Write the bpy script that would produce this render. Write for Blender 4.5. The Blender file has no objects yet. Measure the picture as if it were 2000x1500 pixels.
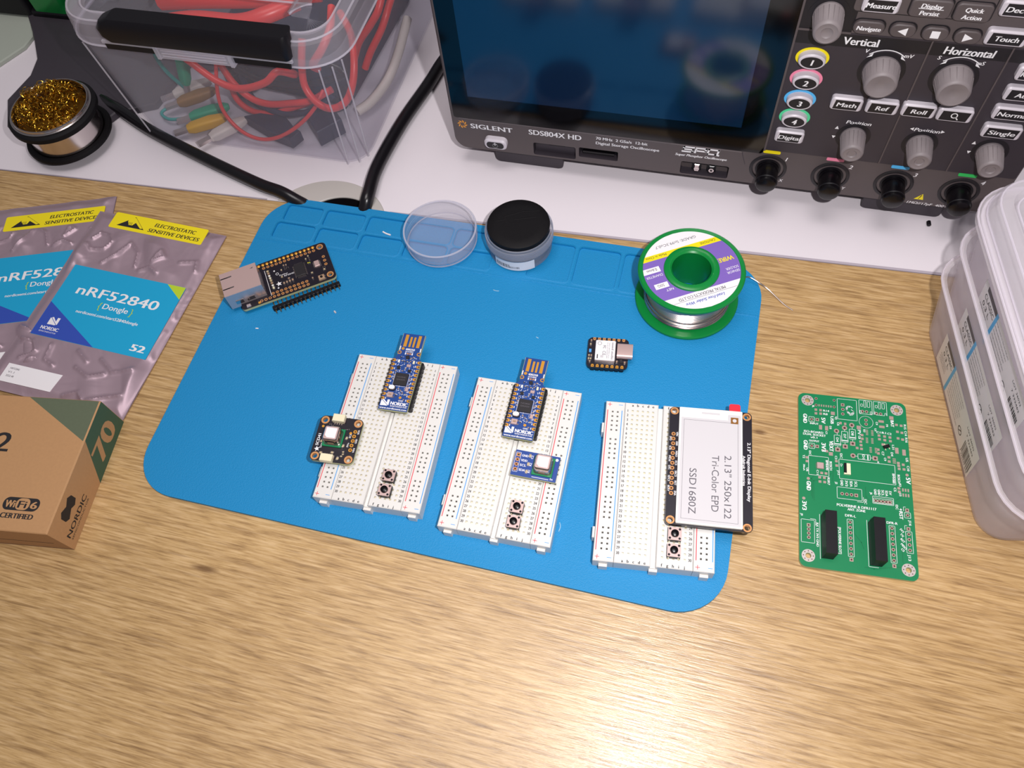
import bpy, bmesh, math, random
from mathutils import Vector, Matrix
from mathutils.geometry import tessellate_polygon

S = 0.001                      # everything below is written in millimetres
C = bpy.context.scene
COL = C.collection
PI = math.pi

# ------------------------------------------------------------------ camera
cam = bpy.data.objects.new('camera', bpy.data.cameras.new('camera'))
COL.objects.link(cam)
cam.data.sensor_fit = 'HORIZONTAL'
cam.data.sensor_width = 36.0
cam.data.lens = 36.0 * 1539.0 / 2000.0
cam.data.clip_start = 0.01
cam.data.clip_end = 20.0
cx_ = Vector((0.9667742, 0.2435929, -0.0775251))
cy_ = Vector((0.1765398, -0.8555473, -0.4866955))
cz_ = Vector((-0.1848819, 0.4568384, -0.8701249))
cam.matrix_world = Matrix(((cx_.x, -cy_.x, -cz_.x, 0.257975),
                           (cx_.y, -cy_.y, -cz_.y, -0.293892),
                           (cx_.z, -cy_.z, -cz_.z, 0.366611), (0, 0, 0, 1)))
C.camera = cam

# ------------------------------------------------------------------ world, lights, exposure
world = bpy.data.worlds.new('room_light')
C.world = world
world.use_nodes = True
bg = world.node_tree.nodes['Background']
bg.inputs['Color'].default_value = (0.95, 0.93, 1.0, 1)
bg.inputs['Strength'].default_value = 0.16

def area(name, loc, target, size, power, col):
    l = bpy.data.lights.new(name, 'AREA')
    l.shape = 'DISK'; l.size = size; l.energy = power; l.color = col
    o = bpy.data.objects.new(name, l); COL.objects.link(o)
    o.location = loc
    o.rotation_euler = (Vector(target) - Vector(loc)).to_track_quat('-Z', 'Y').to_euler()
    return o

# the phone's flash next to its lens and the ceiling lamp of the room
area('phone_flash', (0.300, -0.258, 0.375), (0.21, -0.03, 0), 0.010, 1.75, (1.0, 0.97, 0.97))
area('ceiling_lamp', (0.10, -0.1, 2.1), (0.20, -0.05, 0), 1.1, 20.0, (1.0, 0.94, 0.93))

C.view_settings.view_transform = 'Standard'
C.view_settings.look = 'None'
C.view_settings.gamma = 1.0
C.view_settings.exposure = -0.17
C.view_settings.use_curve_mapping = False

# ------------------------------------------------------------------ materials
def lin(c):
    return c / 12.92 if c <= 0.04045 else ((c + 0.055) / 1.055) ** 2.4

def rgb(h):
    return tuple(lin(int(h[i:i + 2], 16) / 255) for i in (0, 2, 4)) + (1.0,)

MATS = {}
def mat(name, col, rough=0.5, metal=0.0, spec=0.5, var=0.0, vscale=300.0, bump=0.0, bscale=900.0, coat=0.0, trans=0.0):
    if name in MATS:
        return MATS[name]
    m = bpy.data.materials.new(name); m.use_nodes = True
    nt = m.node_tree; b = nt.nodes['Principled BSDF']
    b.inputs['Base Color'].default_value = rgb(col)
    b.inputs['Roughness'].default_value = rough
    b.inputs['Metallic'].default_value = metal
    b.inputs['Specular IOR Level'].default_value = spec
    b.inputs['Coat Weight'].default_value = coat
    tc = nt.nodes.new('ShaderNodeTexCoord')
    n = nt.nodes.new('ShaderNodeTexNoise'); n.inputs['Scale'].default_value = vscale; n.inputs['Detail'].default_value = 4
    nt.links.new(tc.outputs['Object'], n.inputs['Vector'])
    if var > 0:
        hs = nt.nodes.new('ShaderNodeHueSaturation'); hs.inputs['Color'].default_value = rgb(col)
        mr = nt.nodes.new('ShaderNodeMapRange')
        mr.inputs['To Min'].default_value = 1 - var; mr.inputs['To Max'].default_value = 1 + var
        nt.links.new(n.outputs['Fac'], mr.inputs['Value']); nt.links.new(mr.outputs['Result'], hs.inputs['Value'])
        nt.links.new(hs.outputs['Color'], b.inputs['Base Color'])
    if bump > 0:
        n2 = nt.nodes.new('ShaderNodeTexNoise'); n2.inputs['Scale'].default_value = bscale; n2.inputs['Detail'].default_value = 3
        nt.links.new(tc.outputs['Object'], n2.inputs['Vector'])
        bp = nt.nodes.new('ShaderNodeBump'); bp.inputs['Strength'].default_value = bump; bp.inputs['Distance'].default_value = 0.0006
        nt.links.new(n2.outputs['Fac'], bp.inputs['Height']); nt.links.new(bp.outputs['Normal'], b.inputs['Normal'])
    if trans > 0:
        # thin frosted plastic: part of the light passes straight through the sheet
        tr = nt.nodes.new('ShaderNodeBsdfTransparent'); tr.inputs['Color'].default_value = (0.97, 0.97, 0.98, 1)
        mx = nt.nodes.new('ShaderNodeMixShader'); mx.inputs['Fac'].default_value = trans
        out = nt.nodes['Material Output']
        tl = nt.nodes.new('ShaderNodeBsdfTranslucent'); tl.inputs['Color'].default_value = rgb(col)
        m2 = nt.nodes.new('ShaderNodeMixShader'); m2.inputs['Fac'].default_value = 0.42
        nt.links.new(b.outputs[0], m2.inputs[1]); nt.links.new(tl.outputs[0], m2.inputs[2])
        nt.links.new(m2.outputs[0], mx.inputs[1]); nt.links.new(tr.outputs[0], mx.inputs[2])
        nt.links.new(mx.outputs[0], out.inputs['Surface'])
    MATS[name] = m
    return m

def wood_mat():
    m = bpy.data.materials.new('oak_laminate'); m.use_nodes = True
    nt = m.node_tree; N = nt.nodes; Lk = nt.links; b = N['Principled BSDF']
    tc = N.new('ShaderNodeTexCoord')
    def mp(sc, rot=0.0):
        q = N.new('ShaderNodeMapping'); q.inputs['Scale'].default_value = sc; q.inputs['Rotation'].default_value = (0, 0, rot)
        Lk.new(tc.outputs['Object'], q.inputs['Vector']); return q
    def noise(sc, det, rough, dist=0.0):
        n = N.new('ShaderNodeTexNoise'); n.inputs['Scale'].default_value = 1.0; n.inputs['Detail'].default_value = det
        n.inputs['Roughness'].default_value = rough; n.inputs['Distortion'].default_value = dist
        Lk.new(mp(sc, -0.04).outputs[0], n.inputs['Vector']); return n
    fine = noise((60, 900, 1), 5, 0.62, 0.25)
    line = noise((26, 520, 1), 3, 0.55, 0.8)
    wide = noise((3.0, 16, 1), 3, 0.55, 0.5)
    def ramp(n, *st):
        r = N.new('ShaderNodeValToRGB'); e = r.color_ramp.elements
        e[0].position, e[0].color = st[0]; e[1].position, e[1].color = st[-1]
        for ps, cl in st[1:-1]:
            k = e.new(ps); k.color = cl
        Lk.new(n.outputs['Fac'], r.inputs['Fac']); return r
    def mul(a, b_, f):
        q = N.new('ShaderNodeMix'); q.data_type = 'RGBA'; q.blend_type = 'MULTIPLY'; q.inputs['Factor'].default_value = f
        Lk.new(a, q.inputs['A']); Lk.new(b_, q.inputs['B']); return q.outputs['Result']
    r1 = ramp(fine, (0.30, rgb('9C7A52')), (0.48, rgb('C09C6A')), (0.68, rgb('D6B486')))
    r2 = ramp(line, (0.34, (0.52, 0.46, 0.42, 1)), (0.46, (0.92, 0.90, 0.88, 1)), (0.60, (1.04, 1.04, 1.03, 1)))
    r3 = ramp(wide, (0.30, (0.86, 0.85, 0.84, 1)), (0.70, (1.06, 1.08, 1.08, 1)))
    last = mul(mul(r1.outputs[0], r2.outputs[0], 0.6), r3.outputs[0], 1.0)
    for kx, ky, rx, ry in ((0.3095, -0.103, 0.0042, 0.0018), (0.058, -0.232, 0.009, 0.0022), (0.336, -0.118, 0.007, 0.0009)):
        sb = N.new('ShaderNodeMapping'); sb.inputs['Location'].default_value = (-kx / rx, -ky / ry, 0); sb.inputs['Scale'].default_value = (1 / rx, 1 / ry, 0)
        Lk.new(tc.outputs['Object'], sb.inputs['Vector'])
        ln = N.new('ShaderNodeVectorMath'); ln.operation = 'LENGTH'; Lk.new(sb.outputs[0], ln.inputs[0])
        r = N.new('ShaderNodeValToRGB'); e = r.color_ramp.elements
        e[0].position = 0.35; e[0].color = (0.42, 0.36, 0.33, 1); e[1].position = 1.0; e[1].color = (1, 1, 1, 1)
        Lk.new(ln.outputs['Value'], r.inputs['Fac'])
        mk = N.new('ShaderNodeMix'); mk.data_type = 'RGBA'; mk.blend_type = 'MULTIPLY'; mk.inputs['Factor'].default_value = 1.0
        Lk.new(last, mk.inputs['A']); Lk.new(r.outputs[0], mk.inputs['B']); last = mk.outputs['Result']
    Lk.new(last, b.inputs['Base Color'])
    b.inputs['Roughness'].default_value = 0.27
    b.inputs['Specular IOR Level'].default_value = 0.6
    bp = N.new('ShaderNodeBump'); bp.inputs['Strength'].default_value = 0.35; bp.inputs['Distance'].default_value = 0.0005
    Lk.new(fine.outputs['Fac'], bp.inputs['Height']); Lk.new(bp.outputs['Normal'], b.inputs['Normal'])
    return m

def esd_mat():
    m = bpy.data.materials.new('static_shield_film'); m.use_nodes = True
    nt = m.node_tree; N = nt.nodes; Lk = nt.links; b = N['Principled BSDF']
    tc = N.new('ShaderNodeTexCoord')
    n = N.new('ShaderNodeTexNoise'); n.inputs['Scale'].default_value = 30; n.inputs['Detail'].default_value = 2; n.inputs['Distortion'].default_value = 1.6
    Lk.new(tc.outputs['Object'], n.inputs['Vector'])
    bp = N.new('ShaderNodeBump'); bp.inputs['Strength'].default_value = 0.22; bp.inputs['Distance'].default_value = 0.004
    Lk.new(n.outputs['Fac'], bp.inputs['Height']); Lk.new(bp.outputs['Normal'], b.inputs['Normal'])
    b.inputs['Base Color'].default_value = rgb('AE97A2'); b.inputs['Metallic'].default_value = 0.38
    b.inputs['Roughness'].default_value = 0.40
    return m

def brass_mat():
    m = mat('brass_wool', 'C79A35', 0.25, 1.0)
    return m

WOOD = wood_mat()
ESD = esd_mat()
DESKW = mat('white_laminate', 'E6DEE4', 0.45, var=0.02, vscale=20, bump=0.03, bscale=1500)
MATBLUE = mat('blue_silicone', '0585C0', 0.6, var=0.10, vscale=1500, bump=0.45, bscale=1800)
WHITE_P = mat('white_abs', 'DFDCD8', 0.38, var=0.01)
PITW = mat('hole_wall', 'C8C4BC', 0.6)
TIN = mat('tin_contact', 'F0E6C8', 0.25, 0.4)
DARK = mat('hole_dark', '35312F', 0.7)
BLACK = mat('black_plastic', '131116', 0.45, spec=0.3, var=0.08)
BLACKG = mat('black_gloss', '0B090D', 0.26, spec=0.35)
BLACKR = mat('black_rubber', '0F0D10', 0.65, spec=0.22, bump=0.1)
INK = mat('black_ink', '1E1B1E', 0.6)
GREYINK = mat('grey_ink', '5C5860', 0.6)
WINK = mat('white_ink', 'EDEBEE', 0.55)
REDINK = mat('red_ink', 'DD4450', 0.55)
BLUEINK = mat('blue_ink', '4A9CE0', 0.55)
GOLD = mat('gold_pad', 'E2A23E', 0.32, 0.35)
COPPER = mat('gold_ring', 'D79A62', 0.35, 0.3)
STEEL = mat('bare_steel', 'D2C4C4', 0.3, 0.7)
PINKSTEEL = mat('steel_plate', 'CDB0AC', 0.36, 0.35)
CANS = mat('can_steel', 'CDBDB8', 0.2, 1.0)
SOLDER = mat('bright_solder', 'CFC2BF', 0.27, 1.0)
PCBBLACK = mat('black_soldermask', '1B1722', 0.35)
PCBBLUE = mat('blue_soldermask', '1B4288', 0.4, var=0.06)
PCBBLUE2 = mat('blue_soldermask_flat', '1E4290', 0.4)
PCBGREEN = mat('green_soldermask', '067C4C', 0.38, var=0.05, vscale=60)
PCBGREEN2 = mat('green_trace', '056B41', 0.38)
FR4 = mat('board_edge', 'B9BC8E', 0.6)
CHIP = mat('chip_epoxy', '211E22', 0.5)
CREAM = mat('cream_nylon', 'E8DFBE', 0.5)
CERAM = mat('ceramic_tan', 'A98A70', 0.5)
TAN = mat('tantalum', 'C2B08A', 0.4)
KNOB = mat('grey_rubber_knob', '837A7C', 0.5, var=0.04)
CASE = mat('scope_grey', '554C4D', 0.55, var=0.03, vscale=200)
PANEL = mat('scope_panel_dark', '352F36', 0.5, var=0.03, vscale=200)
PANELB = mat('scope_band_black', '1A171C', 0.5)
KEYW = mat('key_white', 'CFC8D0', 0.4)
GLASS = mat('black_glass', '040406', 0.10, spec=0.5)
LCD = mat('lcd_off', '08203C', 0.13, spec=1.0)
GREENP = mat('green_spool_plastic', '0A8238', 0.28, var=0.03)
PURPLE = mat('purple_print', '7E62B8', 0.5)
YEL = mat('yellow_print', 'F2DE12', 0.5)
PAPER = mat('white_paper', 'EFEBEE', 0.6)
CYAN = mat('cyan_print', '12A3D2', 0.45)
NAVY = mat('navy_print', '2F4DB0', 0.45)
LIME = mat('lime_print', 'B9D230', 0.45)
KRAFT = mat('kraft_card', 'B98C60', 0.75, var=0.07, vscale=700)
KRAFTE = mat('kraft_edge', 'D8B486', 0.75)
KGREEN = mat('green_print', '5D6650', 0.7, var=0.06, vscale=700)
KGREEN2 = mat('green_print_side', '3F5B45', 0.7, var=0.06, vscale=700)
CLEAR = mat('clear_plastic', 'E4E2EC', 0.2, spec=0.6, trans=0.86)
CLEARW = mat('clear_plastic_rim', 'F2EEF6', 0.2, spec=0.6, trans=0.5)
CLEARX = mat('clear_plastic_thin', 'E9E8F2', 0.12, spec=0.7, trans=0.80)
FROST = mat('frosted_plastic', 'FBF6FA', 0.3, spec=0.5, trans=0.64)
FROSTR = mat('frosted_rim', 'F8F2FA', 0.25, spec=0.5, trans=0.45)
GREYP = mat('grey_grommet', 'BDB7B2', 0.5)
CABLE = mat('black_cable', '131115', 0.28)
STAND = mat('stand_dark', '3A343C', 0.55, var=0.05, vscale=200)
CHROME = mat('cup_steel', 'CFC6C4', 0.16, 1.0)
BRASS = brass_mat()
BRASSD = mat('brass_shade', '6E4A12', 0.4, 0.9)
REDW = mat('red_wire', 'E03A35', 0.35)
GREENW = mat('green_rubber', '12A57E', 0.45)
YELW = mat('yellow_rubber', 'E2AE1E', 0.45)
WHITEW = mat('white_rubber', 'DCD2CC', 0.45)
TEALW = mat('teal_wire', '2CA5A0', 0.4)
DKBLUE = mat('dark_connector', '232840', 0.5)
ORANGE = mat('orange_print', 'EFA030', 0.5)
PINKR = mat('pink_print', 'F08AA8', 0.5)
SKYR = mat('sky_print', '57B7F0', 0.5)
MINT = mat('mint_print', '55D69A', 0.5)
GRNBAR = mat('green_bar', '38C060', 0.5)
EPAPER = mat('epaper_grey', 'CDC9CC', 0.6)
EWHITE = mat('epaper_border', 'ECEBE4', 0.5)
AMBER = mat('amber_flex', '8A5A22', 0.4)
REDTAB = mat('red_tab', 'DF2236', 0.5)
PADGREY = mat('pad_grey', 'A9AFA4', 0.7)

# ------------------------------------------------------------------ mesh building
_txt = {}
def text_geo(s):
    if s in _txt:
        return _txt[s]
    cu = bpy.data.curves.new('t', 'FONT'); cu.body = s; cu.size = 1.0; cu.resolution_u = 3
    o = bpy.data.objects.new('t', cu)
    me = o.to_mesh()
    vs = [(v.co.x, v.co.y) for v in me.vertices]
    fs = [tuple(p.vertices) for p in me.polygons]
    o.to_mesh_clear(); bpy.data.objects.remove(o); bpy.data.curves.remove(cu)
    _txt[s] = (vs, fs)
    return _txt[s]

def arc(cx, cy, r, a0, a1, n):
    return [(cx + r * math.cos(a0 + (a1 - a0) * i / n), cy + r * math.sin(a0 + (a1 - a0) * i / n)) for i in range(n + 1)]

def rrect(x0, y0, x1, y1, r, n=6):
    if r <= 0:
        return [(x0, y0), (x1, y0), (x1, y1), (x0, y1)]
    return (arc(x1 - r, y0 + r, r, -PI / 2, 0, n) + arc(x1 - r, y1 - r, r, 0, PI / 2, n)
            + arc(x0 + r, y1 - r, r, PI / 2, PI, n) + arc(x0 + r, y0 + r, r, PI, 1.5 * PI, n))

def circ(cx, cy, r, n=24, ry=None):
    ry = r if ry is None else ry
    return [(cx + r * math.cos(2 * PI * i / n), cy + ry * math.sin(2 * PI * i / n)) for i in range(n)]

def inset(pts, d):
    n = len(pts); out = []
    for i in range(n):
        a, b, c = Vector(pts[i - 1]), Vector(pts[i]), Vector(pts[(i + 1) % n])
        e1 = b - a; e2 = c - b
        if e1.length < 1e-7: e1 = e2
        if e2.length < 1e-7: e2 = e1
        n1 = Vector((-e1.y, e1.x)).normalized(); n2 = Vector((-e2.y, e2.x)).normalized()
        m = n1 + n2
        if m.length < 1e-6:
            out.append(tuple(b)); continue
        m.normalize()
        k = d / max(0.35, m.dot(n1))
        out.append((b.x + m.x * k, b.y + m.y * k))
    return out

def spl(pts, n=8, closed=False):
    P = [Vector(p) for p in pts]; out = []
    m = len(P)
    rng = range(m) if closed else range(m - 1)
    for i in rng:
        if closed:
            p0, p1, p2, p3 = P[i - 1], P[i], P[(i + 1) % m], P[(i + 2) % m]
        else:
            p0 = P[i - 1] if i else P[0] * 2 - P[1]
            p1, p2 = P[i], P[i + 1]
            p3 = P[i + 2] if i + 2 < m else P[-1] * 2 - P[-2]
        for k in range(n):
            t = k / n
            out.append(0.5 * ((2 * p1) + (p2 - p0) * t + (2 * p0 - 5 * p1 + 4 * p2 - p3) * t * t + (3 * p1 - p0 - 3 * p2 + p3) * t ** 3))
    if not closed:
        out.append(P[-1])
    return out

class MB:
    def __init__(s):
        s.v = []; s.f = []; s.m = []; s.mats = []; s.T = Matrix.Identity(4); s.warp = None
    def add(s, verts, faces, mt):
        if mt not in s.mats: s.mats.append(mt)
        k = s.mats.index(mt); b = len(s.v)
        for v in verts:
            p = s.T @ Vector(v)
            s.v.append(s.warp(p) if s.warp else p)
        for f in faces:
            s.f.append([i + b for i in f]); s.m.append(k)
        return s
    def poly(s, pts, z, mt):                    # flat polygon, may be concave
        return s.add([(p[0], p[1], z) for p in pts], [list(range(len(pts)))], mt)
    def quad(s, a, b, c, d, mt):
        return s.add([a, b, c, d], [[0, 1, 2, 3]], mt)
    def rect(s, x0, y0, x1, y1, z, mt):
        return s.poly([(x0, y0), (x1, y0), (x1, y1), (x0, y1)], z, mt)
    def box(s, x0, y0, z0, x1, y1, z1, mt, ch=0.0):
        return s.prism([(x0, y0), (x1, y0), (x1, y1), (x0, y1)], z0, z1, mt, ch)
    def prism(s, out, z0, z1, mt, ch=0.0, topm=None, botm=None, chb=0.0):
        rings = []
        if chb > 0: rings.append((inset(out, chb), z0)); rings.append((out, z0 + chb))
        else: rings.append((out, z0))
        if ch > 0: rings.append((out, z1 - ch)); rings.append((inset(out, ch), z1))
        else: rings.append((out, z1))
        return s.loft(rings, mt, topm, botm)
    def loft(s, rings, mt, topm=None, botm=None, caps=(True, True)):
        n = len(rings[0][0]); vs = []; fs = []
        for r, z in rings:
            vs += [(p[0], p[1], z) for p in r]
        for k in range(len(rings) - 1):
            for i in range(n):
                j = (i + 1) % n
                fs.append([k * n + i, k * n + j, (k + 1) * n + j, (k + 1) * n + i])
        s.add(vs, fs, mt)
        if caps[0]: s.poly(rings[0][0][::-1], rings[0][1], botm or mt)
        if caps[1]: s.poly(rings[-1][0], rings[-1][1], topm or mt)
        return s
    def plate(s, out, holes, z0, z1, mt, side=None, hole_mt=None):
        loops = [out] + holes
        tris = tessellate_polygon([[Vector((p[0], p[1], 0)) for p in l] for l in loops])
        flat = [p for l in loops for p in l]; n = len(flat)
        s.add([(p[0], p[1], z1) for p in flat], [list(t) for t in tris], mt)
        s.add([(p[0], p[1], z0) for p in flat], [list(t)[::-1] for t in tris], side or mt)
        for li, l in enumerate(loops):
            m = len(l); mm = (side or mt) if li == 0 else (hole_mt or side or mt)
            s.add([(p[0], p[1], z0) for p in l] + [(p[0], p[1], z1) for p in l],
                  [[i, (i + 1) % m, m + (i + 1) % m, m + i] for i in range(m)], mm)
        return s
    def flat(s, out, holes, z, mt):
        loops = [out] + holes
        tris = tessellate_polygon([[Vector((p[0], p[1], 0)) for p in l] for l in loops])
        flat = [p for l in loops for p in l]
        return s.add([(p[0], p[1], z) for p in flat], [list(t) for t in tris], mt)
    def disc(s, cx, cy, r, z, mt, n=20, ry=None):
        return s.poly(circ(cx, cy, r, n, ry), z, mt)
    def ring(s, cx, cy, r0, r1, z, mt, n=20):
        a = circ(cx, cy, r0, n); b = circ(cx, cy, r1, n)
        return s.add([(p[0], p[1], z) for p in a + b], [[i, (i + 1) % n, n + (i + 1) % n, n + i] for i in range(n)], mt)
    def outline(s, pts, w, z, mt, closed=True):
        n = len(pts)
        for i in range(n if closed else n - 1):
            s.line(pts[i], pts[(i + 1) % n], w, z, mt)
        return s
    def line(s, a, b, w, z, mt):
        a = Vector(a); b = Vector(b); d = b - a
        if d.length < 1e-7: return s
        d.normalize(); q = Vector((-d.y, d.x)) * (w / 2); e = d * (w / 2)
        a = a - e; b = b + e
        return s.poly([tuple(a + q), tuple(a - q), tuple(b - q), tuple(b + q)], z, mt)
    def lathe(s, prof, mt, n=40, cx=0, cy=0, caps=False):
        vs = []; fs = []; idx = []
        for r, z in prof:
            if r < 1e-6:
                idx.append([len(vs)] * n); vs.append((cx, cy, z))
            else:
                b = len(vs); idx.append([b + i for i in range(n)])
                vs += [(cx + r * math.cos(2 * PI * i / n), cy + r * math.sin(2 * PI * i / n), z) for i in range(n)]
        for k in range(len(prof) - 1):
            A, B = idx[k], idx[k + 1]
            for i in range(n):
                j = (i + 1) % n; q = []
                for t in (A[i], A[j], B[j], B[i]):
                    if t not in q: q.append(t)
                if len(q) > 2: fs.append(q)
        return s.add(vs, fs, mt)
    def tube(s, path, r, mt, n=10, closed=False, caps=True):
        P = [Vector(p) for p in path]; m = len(P)
        rr = r if isinstance(r, (list, tuple)) else [r] * m
        t0 = (P[1] - P[0]).normalized()
        up = Vector((0, 0, 1)) if abs(t0.z) < 0.9 else Vector((1, 0, 0))
        u = t0.cross(up).normalized(); vs = []; fs = []
        for i in range(m):
            a = P[i - 1] if (i or closed) else P[i]; b = P[(i + 1) % m] if (i < m - 1 or closed) else P[i]
            t = (b - a).normalized(); u = (u - t * u.dot(t)).normalized(); w = t.cross(u)
            vs += [tuple(P[i] + (u * math.cos(2 * PI * k / n) + w * math.sin(2 * PI * k / n)) * rr[i]) for k in range(n)]
        for i in range(m if closed else m - 1):
            i2 = (i + 1) % m
            for k in range(n):
                k2 = (k + 1) % n
                fs.append([i * n + k, i * n + k2, i2 * n + k2, i2 * n + k])
        if caps and not closed:
            fs.append(list(range(n))[::-1]); fs.append([(m - 1) * n + k for k in range(n)])
        return s.add(vs, fs, mt)
    def text(s, t, x, y, cap, z, mt, w=None, rot=0.0, al='L', bold=0.0, shear=0.0, xs=1.0):
        vs, fs = text_geo(t)
        if not vs: return s
        x0 = min(v[0] for v in vs); x1 = max(v[0] for v in vs)
        sy = cap / 0.70
        sx = (w / max(1e-6, (x1 - x0))) if w else sy * xs
        W_ = (x1 - x0) * sx
        ox = {'L': 0, 'C': -W_ / 2, 'R': -W_}[al]
        cr, sr = math.cos(math.radians(rot)), math.sin(math.radians(rot))
        for k in range(3 if bold > 0 else 1):
            dx = (0, bold, -bold)[k] if bold else 0
            pts = []
            for vx, vy in vs:
                px = (vx - x0) * sx + ox + dx + shear * vy * sy; py = vy * sy
                pts.append((x + cr * px - sr * py, y + sr * px + cr * py, z + 0.004 * k))
            s.add(pts, fs, mt)
        return s
    def build(s, name, parent=None, sharp=38):
        me = bpy.data.meshes.new(name)
        me.from_pydata([tuple(v * S) for v in s.v], [], s.f)
        for m in s.mats: me.materials.append(m)
        for p, k in zip(me.polygons, s.m): p.material_index = k
        bm = bmesh.new(); bm.from_mesh(me)
        bmesh.ops.recalc_face_normals(bm, faces=bm.faces); bm.to_mesh(me); bm.free()
        me.polygons.foreach_set('use_smooth', [True] * len(me.polygons))
        me.set_sharp_from_angle(angle=math.radians(sharp))
        me.update()
        o = bpy.data.objects.new(name, me); COL.objects.link(o)
        if parent: o.parent = parent
        return o

def tag(o, label, cat, group=None, kind=None):
    o['label'] = label; o['category'] = cat
    if group: o['group'] = group
    if kind: o['kind'] = kind
    return o

def thing(name, label, cat, loc=(0, 0, 0), rz=0.0, group=None, rx=0.0, ry=0.0):
    o = bpy.data.objects.new(name, None); COL.objects.link(o)
    o.empty_display_size = 0.005
    o.location = Vector(loc) * S; o.rotation_euler = (math.radians(rx), math.radians(ry), math.radians(rz))
    return tag(o, label, cat, group)

def dup(root, loc, rz, label, ry=0.0):
    r = root.copy(); COL.objects.link(r)
    r.location = Vector(loc) * S; r.rotation_euler = (0, math.radians(ry), math.radians(rz)); r['label'] = label
    for ch in list(root.children):
        c = ch.copy(); COL.objects.link(c); c.parent = r
        for g in list(ch.children):
            d = g.copy(); COL.objects.link(d); d.parent = c
    return r

def smd(parent, name, x, y, w, h, t, z, body, rot=0, ends=True):   # a small two-terminal part standing on a board
    m = MB(); m.T = Matrix.Translation((x, y, z)) @ Matrix.Rotation(math.radians(rot), 4, 'Z')
    if ends:
        e = w * 0.24
        m.box(-w / 2 + e, -h / 2, 0, w / 2 - e, h / 2, t, body)
        m.box(-w / 2, -h / 2, 0, -w / 2 + e, h / 2, t * 1.02, SOLDER); m.box(w / 2 - e, -h / 2, 0, w / 2, h / 2, t * 1.02, SOLDER)
    else:
        m.box(-w / 2, -h / 2, 0, w / 2, h / 2, t, body, ch=min(t, w, h) * 0.12)
    return m.build(name, parent)

# ================================================================== the desk
def edge_y(x): return -2.6 + 0.0395 * x
m = MB()
m.prism([(-900, -600), (900, -600), (900, edge_y(900) - 0.25), (-900, edge_y(-900) - 0.25)], -18, 0, WOOD, ch=0.3)
wood = m.build('wooden_board')
tag(wood, 'oak-coloured wood-grain work board at the front of the desk', 'work board')

gx, gy, gr = 47.0, -18.0, 26.5
a0 = math.asin((edge_y(gx + 26) + 0.3 - gy) / gr); a1 = PI - math.asin((edge_y(gx - 26) + 0.3 - gy) / gr)
hole = arc(gx, gy, gr, a1, a0, 24)
m = MB()
m.prism([(-900, edge_y(-900) + 0.25)] + hole + [(900, edge_y(900) + 0.25), (900, 700), (-900, 700)], -18, -0.3, DESKW)
desk = m.build('white_desk')
SEAMG = mat('seam_grey', 'B4AAB4', 0.5)  # grey strip laid in for the darker line where desk meets board
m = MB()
m.prism([(76, edge_y(76) + .1), (900, edge_y(900) + .1), (900, edge_y(900) + 2.2), (76, edge_y(76) + 1.5)], -3, 0.02, SEAMG); m.prism([(-900, edge_y(-900) + .1), (-6, edge_y(-6) + .1), (-6, edge_y(-6) + .9), (-900, edge_y(-900) + .6)], -3, 0.02, SEAMG)
m.build('seam_strip', desk)
tag(desk, 'white desk surface behind the wood-grain board, under the oscilloscope', 'desk')

# grommet let into the white desk
t = thing('cable_grommet', 'grey round cable grommet in the white desk at the back of the blue mat', 'cable grommet', (0, 0, 0))
ox_, oy_, or_ = 38.0, -21.0, 41.0
b0 = math.asin((edge_y(ox_ + 34) + 0.4 - oy_) / or_); b1 = PI - math.asin((edge_y(ox_ - 34) + 0.4 - oy_) / or_)
outer = arc(ox_, oy_, or_, b1, b0, 36)
inner = arc(gx, gy, gr - 0.8, a1, a0, 24)
m = MB(); m.prism((outer + inner[::-1])[::-1], -0.3, 1.0, GREYP, ch=0.5); m.build('rim', t)
m = MB()
n = len(inner)
m.add([(p[0], p[1], -0.2) for p in inner] + [(p[0], p[1], -45) for p in inner], [[i, i + 1, n + i + 1, n + i] for i in range(n - 1)], BLACK)
m.poly([(15, -50), (80, -50), (80, 12), (15, 12)], -45, BLACK)
m.build('sleeve', t)
m = MB(); m.tube(spl([(46, 2, -44), (45, 0.5, -25), (40, -4, -12), (33, -14, -20), (30, -20, -40)]), 3.0, GREYP)
o = m.build('flat_lead'); tag(o, 'short grey lead down inside the grommet hole', 'cable')

# ================================================================== blue silicone mat
t = thing('soldering_mat', 'bright blue silicone soldering mat with moulded trays along its back edge', 'soldering mat', (0, 0, 0))
MW, MH = 302.2, 201.7
outl = rrect(0, -MH, MW, 0, 24, 10)
cells = []
CX0 = [170.6, 197.4, 224.2, 251.0, 281.4]
for c_ in range(4):
    cells.append(rrect(CX0[c_], -32.2, CX0[c_ + 1] - 2.4, -5.6, 2.2, 3))
for r_, (ya, yb) in enumerate(((-18.2, -5.6), (-32.2, -20.0))):
    for c_ in range(5):
        x0 = 10.0 + 28.2 * c_ + (2.0 if c_ == 0 and r_ == 0 else 0); x1 = 10.0 + 28.2 * c_ + 25.6
        cells.append(rrect(x0, ya, x1, yb, 2.2, 3))
m = MB()
m.plate(outl, cells, 0.7, 2.0, MATBLUE)
m.prism(outl, 0.0, 0.7, MATBLUE)
for c in cells:
    m.poly(c, 1.05, MATBLUE)
    m.loft([(c, 1.05), (inset(c, -0.5), 2.02)], MATBLUE, caps=(False, False))
    k = inset(c, -1.0); k2 = inset(c, -0.1)
    m.add([(p[0], p[1], 2.22) for p in k2] + [(p[0], p[1], 2.0) for p in k], [[i, (i + 1) % len(k), len(k) + (i + 1) % len(k), len(k) + i] for i in range(len(k))], MATBLUE)
m.box(0.5, -35.4, 2.0, MW - 0.5, -34.2, 2.35, MATBLUE, ch=0.3)
m.build('mat_sheet', t)

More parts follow.
